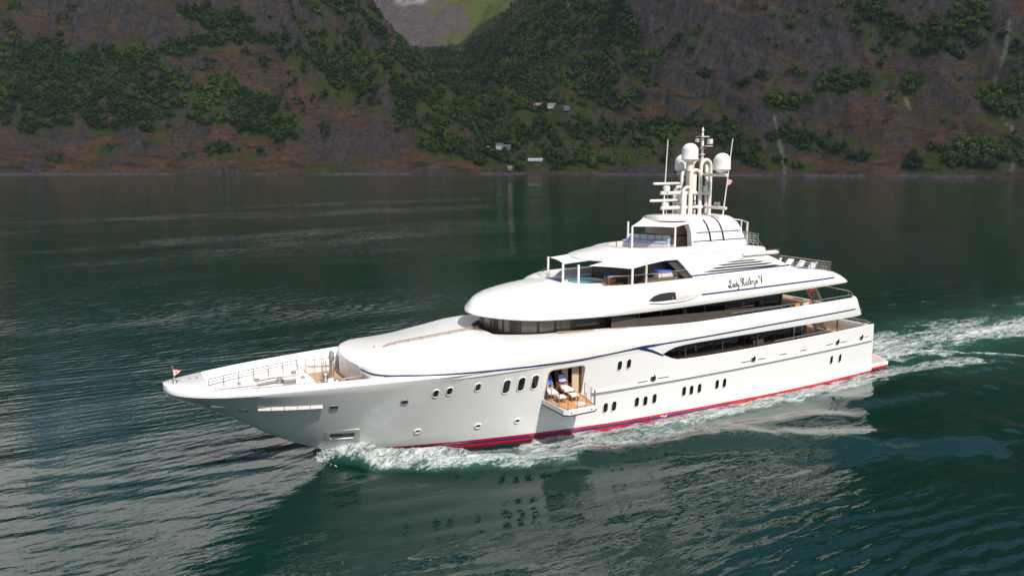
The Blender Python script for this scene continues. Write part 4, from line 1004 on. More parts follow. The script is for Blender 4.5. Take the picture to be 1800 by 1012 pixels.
# wooden basket of towels by the pool
t = empty('towel_basket', (29.9, -2.4, 10.18), 'varnished wooden tub of rolled blue and white towels beside the pool', 'basket')
o = MB().lathe([(.28, 0), (.42, .12), (.46, .28), (.42, .36), (.36, .34)], (0, 0, 0), 24).build('tub', mat('orange_wood', (.45, .15, .03), .35, coat=.4, var=.25), None, 40); o.parent = t
for k in range(6):
    a = k * 1.05; mb = MB(); mb.tube([(.2 * math.cos(a) - .2, .2 * math.sin(a), .46 + .08 * (k % 2)), (.2 * math.cos(a) + .2, .2 * math.sin(a) + .05, .46 + .08 * (k % 2))], .11, 10); o = mb.build('rolled_towel', BLUEC if k % 2 else WCUSH, None, 40); o.parent = t
# dining things on the open after bridge deck
def deck_chair(loc, rz, label, m, grp='chairs on the after bridge deck'):
    t = empty('deck_chair', loc, label, 'chair', grp, rz)
    mb = MB()
    for sx in (-.25, .25):
        for sy in (-.25, .25): mb.box((sx, sy, .22), (.05, .05, .45))
    mb.box((-.27, 0, .6), (.05, .5, .05)); mb.box((.27, 0, .6), (.05, .5, .05)); o = mb.build('frame', WOOD, None, 30); o.parent = t
    o = MB().box((0, 0, .48), (.55, .55, .12), bev=.04).build('seat', m, None, 40); o.parent = t
    o = MB().box((0, .26, .78), (.55, .1, .6), bev=.04).build('backrest', m, None, 40); o.parent = t
for (x, y, rz, lb_, m) in ((48.3, -3.9, 180, 'chair with bright orange back on the after bridge deck', ORANGE), (49.9, -3.6, 150, 'cream chair between the orange chair and the stairs on the bridge deck', CREAM), (48.6, -1.0, 0, 'brown wooden chair inboard of the table on the bridge deck', WOOD), (50.0, -1.3, 20, 'beige chair inboard of the table nearest the stairs', BEIGE)):
    deck_chair((x, y, 6.16), R(rz), lb_, m)
t = empty('dining_table', (49.2, -2.5, 6.16), 'low wooden table laid out on the open after bridge deck', 'table')
o = MB().lathe([(.3, 0), (.1, .1), (.08, .66), (.7, .7), (.72, .74), (.02, .75)], (0, 0, 0), 24).build('pedestal', WOOD, None, 40); o.parent = t
o = MB().lathe([(.74, .752), (.74, .775), (.02, .78)], (0, 0, 0), 24).build('tabletop', CREAM, None, 40); o.parent = t
# flags
def flagmesh(pts, m, name, label, cat_, wav=.05, th=.012):
    n = 8; a, b, c, d = [Vector(p) for p in pts]; rows = []
    for i in range(n + 1):
        u = i / n; p, q = a.lerp(b, u), d.lerp(c, u); s_ = Vector((0, wav * math.sin(u * 7), 0)); rows.append([tuple(p.lerp(q, v) + s_ * u) for v in (0, .33, .66, 1)])
    mb = MB(); mb.grid(rows); bk_ = [[(q[0], q[1] + th, q[2]) for q in r] for r in rows]; mb.grid(bk_)
    o = mb.build(name, m, None, 60, fixn=False); return tag(o, label, cat_)
f = flagmesh([(.58, 0, 7.22), (1.0, -.05, 7.09), (1.0, -.05, 7.05), (.60, 0, 6.78)], mat('pennant_white', (.72, .70, .68), .8), 'bow_pennant', 'small white pennant with red border and green emblem flying at the bow', 'flag')
off_ = -.03
mb = MB(); mb.tube([(.56, off_, 7.23), (1.0, -.05 + off_, 7.07), (.60, off_, 6.77)], .025, 6); o = mb.build('pennant_border', REDF, None, 0); o.parent = f
mb = MB(); mb.add([(.67, off_, 7.06), (.78, off_, 7.04), (.80, off_, 6.97), (.69, off_, 6.95)], [(0, 1, 2, 3)]); o = mb.build('pennant_emblem', GREENF, None, 0); o.parent = f
f = flagmesh([(42.78, -1.08, 17.55), (43.0, -1.28, 17.48), (42.98, -1.26, 17.2), (42.72, -1.06, 17.05)], PINKF, 'mast_pennant', 'small white and red pennant on the after whip aerial', 'flag')
mb = MB(); mb.add([(42.93, -1.32, 17.44), (43.04, -1.38, 17.42), (43.02, -1.36, 17.28), (42.92, -1.31, 17.28)], [(0, 1, 2, 3)]); o = mb.build('pennant_patch', REDF, None, 0); o.parent = f
f = flagmesh([(55.5, -.1, 8.35), (54.6, -.25, 8.15), (54.75, -.25, 6.95), (55.55, -.1, 7.15)], REDF, 'stern_ensign', 'red ensign hanging at the stern above the bridge deck rail', 'flag', .12)
mb = MB(); mb.add([(55.48, -.16, 8.3), (55.1, -.28, 8.2), (55.15, -.28, 7.8), (55.5, -.16, 7.8)], [(0, 1, 2, 3)]); o = mb.build('ensign_canton', NAVY, None, 0); o.parent = f
mb = MB(); mb.tube([(55.55, -.1, 6.6), (55.5, -.1, 8.5)], .035, 8); mb.build('ensign_staff', STEEL, YACHT, 40)
# ------------------------------------------------------------------ noise helpers
def _hash(ix, iy, seed):
    h = (ix.astype(np.int64) * 374761393 + iy.astype(np.int64) * 668265263 + seed * 2147483647) & 0xffffffff
    h = ((h ^ (h >> 13)) * 1274126177) & 0xffffffff
    return ((h ^ (h >> 16)) & 0xffff) / 65535.0
def vnoise(x, y, seed=0):
    ix = np.floor(x); iy = np.floor(y); fx = x - ix; fy = y - iy; fx = fx * fx * fx * (fx * (fx * 6 - 15) + 10); fy = fy * fy * fy * (fy * (fy * 6 - 15) + 10)
    a = _hash(ix, iy, seed); b = _hash(ix + 1, iy, seed); c = _hash(ix, iy + 1, seed); d = _hash(ix + 1, iy + 1, seed)
    return (a + (b - a) * fx) * (1 - fy) + (c + (d - c) * fx) * fy
def fbm(x, y, oct=5, seed=0, gain=.5):
    s = 0; a = 1; t = 0
    for o in range(oct):
        s = s + a * (vnoise(x, y, seed + o * 17) * 2 - 1); t += a; a *= gain; x = x * 2.03 + 13.1; y = y * 2.03 + 7.7
    return s / t
def sstep(a, b, x):
    t = np.clip((x - a) / (b - a), 0, 1); return t * t * (3 - 2 * t)
def smin(a, b, k):
    h = np.clip(.5 + .5 * (b - a) / k, 0, 1); return b * (1 - h) + a * h - k * h * (1 - h)
def smax(a, b, k): return -smin(-a, -b, k)
def g2w(X, Y): return CAM[0] + RIGHT[0] * X + FWD[0] * Y, CAM[1] + RIGHT[1] * X + FWD[1] * Y
def g2px(X, Y, Z):
    p = R(9.4114); dz = Z - CAM[2]; dep = Y * math.cos(p) - dz * math.sin(p); upv = Y * math.sin(p) + dz * math.cos(p)
    dep = np.maximum(dep, 1.0); return 900 + FPX * X / dep, 506 - FPX * upv / dep

# ------------------------------------------------------------------ fjord sides
SHX = [-4000, -890, -506, -200, -53, 101, 329, 506, 678, 1500]; SHY = [1100, 1300, 1335, 1370, 1400, 1330, 1236, 1110, 990, 500]
def shore(X): return np.interp(X, SHX, SHY) + 20 * fbm(X / 110, X * 0, 5, 5, .6)
def height(X, Y):
    X = np.asarray(X, float); Y = np.asarray(Y, float)
    d = Y - shore(X)
    wx = X + 40 * fbm(X / 170, Y / 170, 3, 71); wy = Y + 40 * fbm(X / 170, Y / 170, 3, 72)
    PL = np.interp(d + 38 * fbm(X / 130, Y / 260, 4, 3), [-60, 0, 12, 60, 160, 300, 420, 600, 900], [-14, 0, 6, 36, 118, 235, 370, 600, 800])
    left = np.minimum(PL, 1e9); lf = 1.24 * (-wx - 30) + 24 * fbm(X / 90, Y / 90, 4, 9)
    left = smin(left, lf, 30) - 1.0 * np.maximum(0, Y - 1850)
    P1 = np.interp(d + 30 * fbm(X / 120, Y / 200, 4, 21), [-60, 0, 10, 60, 170, 250, 320, 420, 600, 1100], [-14, 0, 4, 28, 95, 124, 134, 215, 390, 900])
    P2 = np.interp(d + 34 * fbm(X / 110, Y / 240, 4, 22), [-60, 0, 10, 50, 150, 260, 310, 420, 540, 900], [-14, 0, 5, 26, 105, 205, 270, 430, 560, 900])
    w = sstep(120, 330, X); P = P1 * (1 - w) + P2 * w
    fl = 10 + .28 * np.maximum(0, Y - 1400); xv = -50 - .080 * (Y - 1400)
    Q = fl + (1.12 - .30 * sstep(1700, 3000, Y)) * (wx - xv); right = smin(P, Q, 40)
    far = fl + .50 * np.maximum(0, Y - 3150) + 90 * fbm(X / 420, Y / 420, 5, 33) * sstep(2900, 3500, Y)
    far = np.minimum(far, 1900) - 1e3 * (Y < 1400)
    h = smax(smax(left, right, 14), far - 6, 18)
    k = sstep(4, 90, d); steep = sstep(60, 300, h); led = h + .62 * X + 30 * fbm(X / 140, Y / 140, 3, 47); gul_ = 1 - 2 * np.abs(fbm((wx + .25 * h) / 150, wy / 520, 3, 48))
    h = h + k * sstep(0, 120, h) * (16 * gul_ + 13 * (1 - 2 * np.abs(fbm(led / 55, X / 260, 3, 49)))) * np.where(Y > 2600, .4, 1)
    h = h + k * (15 * fbm(X / 75, Y / 75, 5, 41, .55) + steep * 11 * (1 - 2 * np.abs(fbm(wx / 38, wy / 120, 4, 43))) + 5 * fbm(X / 16, Y / 16, 3, 45, .6))
    h = np.minimum(h, 1330)
    h = np.where(d < 0, np.minimum(h, -.5 + .05 * d), h)
    return h, d
bl = lambda L, px, py, n=0: None
LEFTF = [(60,110,95,40,1),(40,170,70,45,1),(125,155,90,55,1),(205,120,85,45,1),(240,178,90,38,1),(290,150,60,35,.9),(90,205,75,26,.9),(185,205,75,28,.9),(15,150,40,70,.9),(345,25,35,14,1),(395,42,45,20,1),(310,88,40,13,1),(360,75,45,13,1),(420,65,45,13,1),(470,72,45,9,.9),(385,170,60,22,1),(440,192,55,24,1),(475,222,50,20,1),(505,240,30,10,.8),(350,178,40,26,.9),(400,208,55,18,.8),(312,206,45,12,.8),(560,100,45,30,.6),(610,110,60,34,.75),(640,150,75,26,.8),(685,185,60,22,.8),(720,170,60,34,.8),(640,60,34,50,.6),(590,20,34,26,.5),(700,115,36,34,.7),(760,215,40,22,.7),(790,255,50,28,.75),(600,160,40,14,.6),(270,225,35,8,.6),(190,265,35,7,.5),(100,283,20,5,.5),(330,275,18,7,.6),(390,265,26,14,.6),(440,275,22,10,.5),(20,10,16,8,.6),(560,60,30,16,.5),(520,95,30,9,.5)]
RIGHTF = [(870,250,50,45,.95),(830,200,40,50,.9),(900,150,110,80,.78),(1000,110,110,70,.82),(960,60,90,60,.85),(1060,60,80,60,.8),(800,120,60,40,.8),(760,90,40,22,.7),(850,110,60,60,.9),(1120,110,60,40,.7),(1080,180,50,30,.6),(960,240,100,30,.75),(1080,240,90,34,.8),(1000,280,90,20,.8),(900,285,60,16,.7),(1130,280,60,16,.6),(1190,235,60,22,.85),(1290,225,60,16,.55),(1320,260,60,24,.85),(1350,285,45,12,.8),(1275,190,34,18,.4),(1405,130,20,12,.8),(1340,135,10,10,.7),(1300,150,20,10,.6),(1480,147,62,24,1),(1385,180,45,14,.9),(1540,140,26,9,.7),(1400,240,45,20,.95),(1465,255,40,18,.9),(1515,272,30,12,.8),(1450,40,70,40,.5),(1540,30,90,50,.6),(1600,60,50,40,.6),(1680,50,70,50,.55),(1610,150,30,22,.8),(1650,145,30,8,.6),(1700,280,75,28,1),(1620,292,40,14,.9),(1610,285,20,10,.9),(1790,130,40,70,.8),(1770,60,25,40,.5),(1790,230,20,50,.6),(1790,290,30,14,.8),(1730,130,18,40,.6),(1230,70,25,40,.4),(1170,60,30,40,.4),(1660,215,12,7,.6),(1560,40,60,30,.5),(1410,295,25,8,.7),(1210,150,30,14,.4),(1240,130,18,10,.5),(1760,170,25,60,.6)]
def blobs(L, px, py):
    s = np.zeros_like(px)
    for cx, cy, rx, ry, w in L:
        q = ((px - cx) / rx) ** 2 + ((py - cy) / ry) ** 2; s = np.maximum(s, w * np.exp(-.85 * q * q))
    return s
def cover(X, Y, h, d, slope):
    px, py = g2px(X, Y, h)
    n1 = fbm(X / 45, h / 22 + Y / 60, 4, 51); n2 = fbm(X / 16, Y / 16, 3, 52)
    f = np.maximum(blobs(LEFTF, px, py), blobs(RIGHTF, px, py))
    n3 = fbm((X + h * .9) / 20, (X - h * .9) / 60, 4, 53)
    gg = np.abs(fbm((X + 40 * fbm(X / 170, Y / 170, 3, 71) + .25 * h) / 150, (Y + 40 * fbm(X / 170, Y / 170, 3, 72)) / 520, 3, 48)); f = f * (1 - blobs(MEADOW, px, py)) + .16 * sstep(.16, .34, gg) * sstep(25, 90, h) * (Y < 2600); forest = sstep(.42, .80, f * .92 + .55 * n1 + .50 * n2 + .75 * n3) * np.clip(f * 4, 0, 1) * sstep(3, 14, d)
    forest = np.where((py < -8) & (d < 2600), np.maximum(forest, sstep(0.0, .3, fbm(X / 120, Y / 120, 4, 55))), forest)
    gully = 0 * px
    for pts in GUL:
        for (x0, y0), (x1, y1) in zip(pts[:-1], pts[1:]):
            t = np.clip(((px - x0) * (x1 - x0) + (py - y0) * (y1 - y0)) / ((x1 - x0) ** 2 + (y1 - y0) ** 2), 0, 1)
            dd = np.hypot(px - x0 - t * (x1 - x0), py - y0 - t * (y1 - y0)); gully = np.maximum(gully, 1 - sstep(1.0, 3.4, dd * np.where(Y > 2900, .5, 1) + 1.6 * n2 + .6 * n1))
    gully = np.maximum(gully, .4 * (1 - sstep(1.0, 3.6, h + 1.5 * n2)) * (d > -3))
    rock = sstep(.95, 1.55, slope + .35 * (.16 - gg) * 4 + .35 * n1 + .25 * n2)
    rock = np.maximum(rock, sstep(.25, .6, blobs(ROCKS, px, py) + .3 * n1 + .25 * n2))
    rock = np.maximum(rock, .85 * sstep(.12, .4, fbm(X / 22, h / 14 + Y / 40, 4, 61)) * sstep(.6, 1.1, slope + n2 * .3))
    rock = np.maximum(rock, 1 - sstep(1.5, 6.5, h + 2 * n2))
    lush = sstep(.2, .6, np.maximum(blobs(LUSH, px, py), .85 * (1 + n1) * sstep(.05, .5, f)) + .3 * n2)
    lush = np.where(Y > 1700, np.maximum(lush, .75 * sstep(-.2, .3, n1)), lush); farm = Y > 3000
    lush = np.where(farm, .95 * sstep(-.25, .25, fbm(X / 130, Y / 130, 5, 57, .6) + .012 * (px - 790) - .004 * (py - 20)), lush)
    rock = np.where(farm, np.clip(1 - 1.3 * lush, 0, 1), rock); forest = np.where(farm, 0, forest)
    return forest, rock * (1 - forest), lush, np.clip(gully, 0, 1)
ROCKS = [(1300,80,70,50,.9),(1240,110,60,40,.8),(1420,60,60,40,.8),(1460,85,70,35,.9),(1130,30,40,50,.7),(1180,30,40,40,.7),(150,10,110,25,.7),(250,45,60,30,.5),(520,40,60,40,.6),(470,20,60,20,.6),(450,60,12,30,.6),(20,100,30,14,.9),(120,172,20,8,.9),(130,120,14,8,.8),(60,292,18,12,.7),(590,250,80,40,.5),(560,230,30,50,.5),(680,250,60,40,.4),(1290,240,40,14,.5),(1530,240,60,14,.4),(1640,110,60,40,.5),(1150,300,60,12,.8),(1010,270,30,14,.6),(1700,110,25,50,.5),(1580,100,60,30,.5),(1720,10,80,26,.6),(1020,30,60,30,.35)]
MEADOW = [(955,203,75,10,1),(1010,192,50,10,1),(900,212,50,7,.9),(880,262,26,7,1),(860,250,26,4,.9),(1080,205,50,18,.8),(945,283,14,3,1),(1150,130,40,40,.5)]
LUSH = [(900,150,110,70,.8),(1000,120,100,60,.7),(870,258,34,8,1),(960,205,80,12,1),(1010,190,60,14,.9),(900,262,26,10,1),(880,245,30,5,1),(560,90,20,22,.8),(1140,95,50,22,.8),(1220,60,30,40,.6),(1350,130,40,14,.5),(620,10,22,8,.9),(280,250,40,8,.4),(330,300,30,4,.6),(590,300,60,4,.7),(50,230,50,14,.4),(860,170,60,26,.5),(920,160,50,20,.5)]
GUL = [[(1774,40),(1767,98)],[(1751,132),(1744,182)],[(698,4),(712,3)],[(712,6),(726,2)],[(733,3),(746,0)],[(984,0),(1002,10)],[(998,0),(1006,12)],[(1008,4),(1018,0)],[(1772,55),(1765,100),(1750,130),(1745,180)],[(1762,205),(1778,225),(1788,245),(1785,275),(1778,300)],[(1592,175),(1600,195)],[(1362,205),(1368,235),(1374,265),(1380,303)],[(812,82),(814,96)],[(830,128),(833,140)],[(833,158),(828,168)]]
def build_terrain(name, xs, ds, label=None):
    Xg, Dg = np.meshgrid(np.array(xs), np.array(ds)); Yg = shore(Xg) + Dg
    h, d = height(Xg, Yg)
    gy = np.gradient(h, axis=0) / np.maximum(1e-3, np.gradient(Dg, axis=0)); gx = np.gradient(h, axis=1) / np.gradient(Xg, axis=1); slope = np.hypot(gx, gy)
    fo, ro, lu, gu = cover(Xg, Yg, h, d, slope)
    wx, wy = g2w(Xg, Yg); n, m = Xg.shape
    co = np.stack([wx, wy, h], -1).reshape(-1, 3).astype(np.float32)
    idx = np.arange(n * m).reshape(n, m); quad = np.stack([idx[:-1, :-1], idx[:-1, 1:], idx[1:, 1:], idx[1:, :-1]], -1).reshape(-1, 4)
    me = bpy.data.meshes.new(name); me.vertices.add(n * m); me.vertices.foreach_set('co', co.ravel())
    me.loops.add(quad.size); me.loops.foreach_set('vertex_index', quad.ravel().astype(np.int32))
    me.polygons.add(len(quad)); me.polygons.foreach_set('loop_start', np.arange(0, quad.size, 4, dtype=np.int32)); me.polygons.foreach_set('loop_total', np.full(len(quad), 4, np.int32))
    me.update(calc_edges=True); me.polygons.foreach_set('use_smooth', np.ones(len(quad), bool))
    a = me.color_attributes.new('cover', 'FLOAT_COLOR', 'POINT'); a.data.foreach_set('color', np.stack([fo, ro, lu, gu], -1).reshape(-1).astype(np.float32))
    o = bpy.data.objects.new(name, me); COL.objects.link(o); o['kind'] = 'structure'
    return o, dict(X=Xg, Y=Yg, h=h, d=d, fo=fo, slope=slope)
def terrain_mat():
    m = bpy.data.materials.new('fjord_slopes'); m.use_nodes = True; n = m.node_tree.nodes; l = m.node_tree.links; p = n['Principled BSDF']
    g = n.new('ShaderNodeNewGeometry'); c = g.outputs['Position']
    at = n.new('ShaderNodeVertexColor'); at.layer_name = 'cover'; sp = n.new('ShaderNodeSeparateColor'); l.new(at.outputs['Color'], sp.inputs[0])
    fo, ro, lu, gu = sp.outputs[0], sp.outputs[1], sp.outputs[2], at.outputs['Alpha']
    na = noise(n, l, c, .012, 6, .6); nb = noise(n, l, c, .09, 5, .7); ns = noise(n, l, c, .10, 5, .7, (1, 1, .14)); nf = noise(n, l, c, .45, 3, .7)
    band = noise(n, l, c, .05, 4, .65, (.35, .35, 2.2), .6)
    heath = mix_rgb(n, l, ramp(n, l, nb, .35, .65), (.100, .056, .032), (.185, .104, .056))
    heath = mix_rgb(n, l, ramp(n, l, na, .42, .62), heath, (.088, .066, .034))
    heath = mix_rgb(n, l, ramp(n, l, band, .52, .66), heath, (.045, .030, .025))
    rock = mix_rgb(n, l, ramp(n, l, ns, .35, .68), (.040, .035, .037), (.118, .104, .102))
    rock = mix_rgb(n, l, ramp(n, l, nf, .6, .8), rock, (.19, .175, .175))
    green = mix_rgb(n, l, nb, (.040, .064, .013), (.092, .110, .026))
    thin = noise(n, l, c, .22, 4, .7, (.22, .22, 1.6), .4); rock = mix_rgb(n, l, ramp(n, l, thin, .54, .66), rock, heath); heath = mix_rgb(n, l, ramp(n, l, thin, .56, .70), heath, (.040, .028, .025))
    base = mix_rgb(n, l, lu, heath, green); base = mix_rgb(n, l, ro, base, rock)
    base = mix_rgb(n, l, fo, base, mix_rgb(n, l, nb, (.012, .026, .008), (.03, .055, .015)))
    base = mix_rgb(n, l, math_node(n, l, 'MULTIPLY', gu, ramp(n, l, nf, .3, .7)), base, (.36, .35, .36))
    l.new(base, p.inputs['Base Color']); p.inputs['Roughness'].default_value = .95; p.inputs['Specular IOR Level'].default_value = .1
    hb = math_node(n, l, 'ADD', math_node(n, l, 'MULTIPLY', nb, 8.0), math_node(n, l, 'MULTIPLY', nf, 2.0))
    hb = math_node(n, l, 'ADD', hb, math_node(n, l, 'MULTIPLY', ns, 7.0))
    b = n.new('ShaderNodeBump'); b.inputs['Strength'].default_value = 1.0; b.inputs['Distance'].default_value = 1.0; l.new(hb, b.inputs['Height']); l.new(b.outputs['Normal'], p.inputs['Normal'])
    return m
TM = terrain_mat()
dnear = list(np.concatenate([[-60, -20, -8], np.arange(0, 40, 2.0), np.arange(40, 640, 3.5)])); dfar = list(np.arange(636, 1100, 12.0)) + list(np.arange(1100, 4200, 22.0))
LM, LD = build_terrain('left_mountain', list(np.arange(-2400, -1000, 14.0)) + list(np.arange(-1000, 24, 3.5)), dnear + list(np.arange(652, 1000, 14.0)))
RM, RD = build_terrain('right_mountain', list(np.arange(20.5, 1000, 3.5)) + list(np.arange(1000, 1900, 14.0)), dnear + list(np.arange(652, 1300, 12.0)))
FM, FD = build_terrain('far_mountain', list(np.arange(-1500, 900, 14.0)), list(np.arange(600, 1600, 8.0)) + list(np.arange(1600, 4300, 20.0)))
for o in (LM, RM, FM): o.data.materials.append(TM)

# ------------------------------------------------------------------ trees
LEAFM = bpy.data.materials.new('foliage'); LEAFM.use_nodes = True
_n = LEAFM.node_tree.nodes; _l = LEAFM.node_tree.links; _p = _n['Principled BSDF']
_oi = _n.new('ShaderNodeObjectInfo'); _g = _n.new('ShaderNodeNewGeometry')
_a = mix_rgb(_n, _l, _oi.outputs['Random'], (.018, .050, .008), (.100, .158, .015)); _nz = noise(_n, _l, _g.outputs['Position'], .02, 3)
_nz2 = noise(_n, _l, _g.outputs['Position'], .0055, 3); _a2 = mix_rgb(_n, _l, ramp(_n, _l, _nz, .35, .65), _a, (.022, .052, .016)); _a2 = mix_rgb(_n, _l, ramp(_n, _l, _nz2, .46, .64), _a2, mix_rgb(_n, _l, _oi.outputs['Random'], (.045, .092, .014), (.13, .20, .03))); _l.new(_a2, _p.inputs['Base Color']); _p.inputs['Roughness'].default_value = .8; _p.inputs['Specular IOR Level'].default_value = .15
BARK = mat('bark', (.08, .06, .05), .9, var=.2)
def tree_mesh(seed, ht, wd, n=150):
    r = random.Random(seed); mb = MB(); lobes = [(r.uniform(-.28, .28) * wd, r.uniform(-.28, .28) * wd, ht * r.uniform(.42, .82), wd * r.uniform(.22, .36)) for _ in range(6)] + [(0, 0, ht * .6, wd * .36), (0, 0, ht * .85, wd * .2)]
    for k in range(n):
        cx, cy, cz, rr_ = lobes[k % len(lobes)]; v = Vector((r.gauss(0, 1), r.gauss(0, 1), r.gauss(0, 1))).normalized() * rr_ * r.uniform(.7, 1.1)
        c = Vector((cx, cy, cz)) + v; nrm = (v.normalized() + Vector((r.uniform(-.6, .6), r.uniform(-.6, .6), r.uniform(-.2, .8)))).normalized()
        u = nrm.orthogonal().normalized(); w = nrm.cross(u); s_ = wd * r.uniform(.09, .17); a = r.uniform(0, 6.3)
        mb.add([c + (u * math.cos(a + q) + w * math.sin(a + q)) * s_ * (1 if i % 2 else .75) for i, q in enumerate((0, 1.25, 2.5, 3.8, 5.0))], [(0, 1, 2, 3, 4)])
    nf = len(mb.f); mb.tube([(0, 0, -1.5), (0, 0, ht * .35), (.1, .1, ht * .6)], .16, 5)
    me = bpy.data.meshes.new('tree'); me.from_pydata(mb.v, [], mb.f); me.materials.append(LEAFM); me.materials.append(BARK)
    me.polygons.foreach_set('material_index', [0 if i < nf else 1 for i in range(len(mb.f))]); me.update(); return me
TMS = [tree_mesh(k, h, w) for k, (h, w) in enumerate(((9, 7.5), (11, 8), (7, 7.5), (13, 8)))]
nr = np.random.default_rng(11); cand = []
for D, area in ((LD, 1), (RD, 1), (FD, 1)):
    X, Y, h, fo = D['X'], D['Y'], D['h'], D['fo']; px, py = g2px(X, Y, h + 4)
    vis = (px > -60) & (px < 1860) & (py > -45) & (py < 312) & (D['d'] > 4) & (Y < 3000)
    if D is FD: vis &= (Y > 1900)
    cell = np.abs(np.gradient(X, axis=1) * np.gradient(Y, axis=0)); pr_ = np.clip(fo * cell / 24.0, 0, 1) * vis
    pr_ = pr_ + vis * (fo < .2) * cell / 1500.0 * (D['slope'] < 1.3) * (Y < 2400)
    k = nr.random(X.shape) < pr_
    jx = nr.uniform(-1.7, 1.7, X.shape); jy = nr.uniform(-1.7, 1.7, X.shape); s_ = np.clip(nr.lognormal(-.18, .28, X.shape), .45, 1.6) * np.where(fo < .2, .55, 1)
    hh, _ = height((X + jx)[k], (Y + jy)[k]); cand.append(np.stack([(X + jx)[k], (Y + jy)[k], hh, s_[k]], -1))
cand = np.concatenate(cand); print('trees', len(cand))
FARM_PX = []
order = np.argsort(-(cand[:, 3] / cand[:, 1])); near = cand[order[:300]]; rest = cand[order[300:]]
for i, (X, Y, z, s_) in enumerate(near):
    o = bpy.data.objects.new('hillside_tree', TMS[i % 4]); COL.objects.link(o); wx, wy = g2w(X, Y); o.location = (wx, wy, z); o.rotation_euler = (0, 0, rnd.uniform(0, 6.28)); o.scale = (s_, s_, s_ * rnd.uniform(.85, 1.15))
    tag(o, 'leafy green tree, one of the large crowns on the fjord slopes', 'tree', 'large green trees on the fjord slopes')
pm = bpy.data.meshes.new('forest'); wx, wy = g2w(rest[:, 0], rest[:, 1]); pm.vertices.add(len(rest)); pm.vertices.foreach_set('co', np.stack([wx, wy, rest[:, 2]], -1).ravel().astype(np.float32))
sa = pm.attributes.new('scl', 'FLOAT', 'POINT'); sa.data.foreach_set('value', rest[:, 3].astype(np.float32))
FOREST = bpy.data.objects.new('forest', pm); COL.objects.link(FOREST); tag(FOREST, 'green mixed woodland covering the fjord slopes', 'woodland', None, 'stuff')
ng = bpy.data.node_groups.new('forest', 'GeometryNodeTree'); ng.interface.new_socket('Geometry', in_out='INPUT', socket_type='NodeSocketGeometry'); ng.interface.new_socket('Geometry', in_out='OUTPUT', socket_type='NodeSocketGeometry')
gi = ng.nodes.new('NodeGroupInput'); go = ng.nodes.new('NodeGroupOutput'); m2p = ng.nodes.new('GeometryNodeMeshToPoints'); iop = ng.nodes.new('GeometryNodeInstanceOnPoints'); jn = ng.nodes.new('GeometryNodeJoinGeometry')
srcs = []
for o in COL.objects:
    if o.name.startswith('hillside_tree') and len(srcs) < 4: srcs.append(o)
for o in srcs:
    oi = ng.nodes.new('GeometryNodeObjectInfo'); oi.inputs['Object'].default_value = o; oi.inputs['As Instance'].default_value = True
    ng.links.new(oi.outputs['Geometry'], jn.inputs[0])
rv = ng.nodes.new('FunctionNodeRandomValue'); rv.data_type = 'FLOAT_VECTOR'; rv.inputs[0].default_value = (0, 0, 0); rv.inputs[1].default_value = (.15, .15, 6.28)
na_ = ng.nodes.new('GeometryNodeInputNamedAttribute'); na_.data_type = 'FLOAT'; na_.inputs[0].default_value = 'scl'
ng.links.new(gi.outputs[0], m2p.inputs[0]); ng.links.new(m2p.outputs[0], iop.inputs['Points']); ng.links.new(jn.outputs[0], iop.inputs['Instance']); iop.inputs['Pick Instance'].default_value = True
ng.links.new(rv.outputs[0], iop.inputs['Rotation']); ng.links.new(na_.outputs[0], iop.inputs['Scale']); ng.links.new(iop.outputs[0], go.inputs[0])
FOREST.modifiers.new('forest', 'NODES').node_group = ng

# ------------------------------------------------------------------ farms on the far shore
def terra(px, py):
    p = R(9.4114)
    ys = np.arange(900, 3000, 2.0); k = (px - 900) / FPX; v = (506 - py) / FPX
    # along the sight line, per unit of depth
    fy = math.cos(p) + v * math.sin(p); fz = -math.sin(p) + v * math.cos(p); t = ys / fy; X = k * t; Z = CAM[2] + fz * t
    h, _ = height(X, ys); i = int(np.argmax(h > Z)); return X[i], ys[i], h[i]
def house(px, py, L, Wd, H, wallm, roofm, rz, label, name='farm_house', wins=3):
    X, Y, z = terra(px, py); wx, wy = g2w(X, Y); L *= 1.25; Wd *= 1.25; H *= 1.25; t = empty(name, (wx, wy, z - .5), label, 'house', 'farm buildings on the far shore', rz)
    def ad(mb, nm, m): o = mb.build(nm, m, None, 0); o.parent = t; return o
    ad(MB().box((0, 0, H / 2), (L, Wd, H)).add([(-L / 2, -Wd / 2, H), (-L / 2, Wd / 2, H), (-L / 2, 0, H + Wd * .42), (L / 2, -Wd / 2, H), (L / 2, Wd / 2, H), (L / 2, 0, H + Wd * .42)], [(0, 1, 2), (3, 5, 4)]), 'wall', wallm)
    mb = MB()
    for s_ in (-1, 1):
        mb.add([(-L / 2 - .5, s_ * (Wd / 2 + .5), H - .3), (L / 2 + .5, s_ * (Wd / 2 + .5), H - .3), (L / 2 + .5, 0, H + Wd * .44), (-L / 2 - .5, 0, H + Wd * .44), (-L / 2 - .5, s_ * (Wd / 2 + .5), H + .0), (L / 2 + .5, s_ * (Wd / 2 + .5), H + .0), (L / 2 + .5, 0, H + Wd * .44 + .3), (-L / 2 - .5, 0, H + Wd * .44 + .3)], [(0, 1, 2, 3), (4, 5, 6, 7), (0, 4, 5, 1), (1, 5, 6, 2), (3, 2, 6, 7), (0, 3, 7, 4)])
    ad(mb, 'roof', roofm)
    for k in range(wins): ad(MB().box((-L / 2 + L * (k + .5) / wins, -Wd / 2 - .03, H * .55), (1.2, .08, 1.4)), 'window', GLASS)
    return t
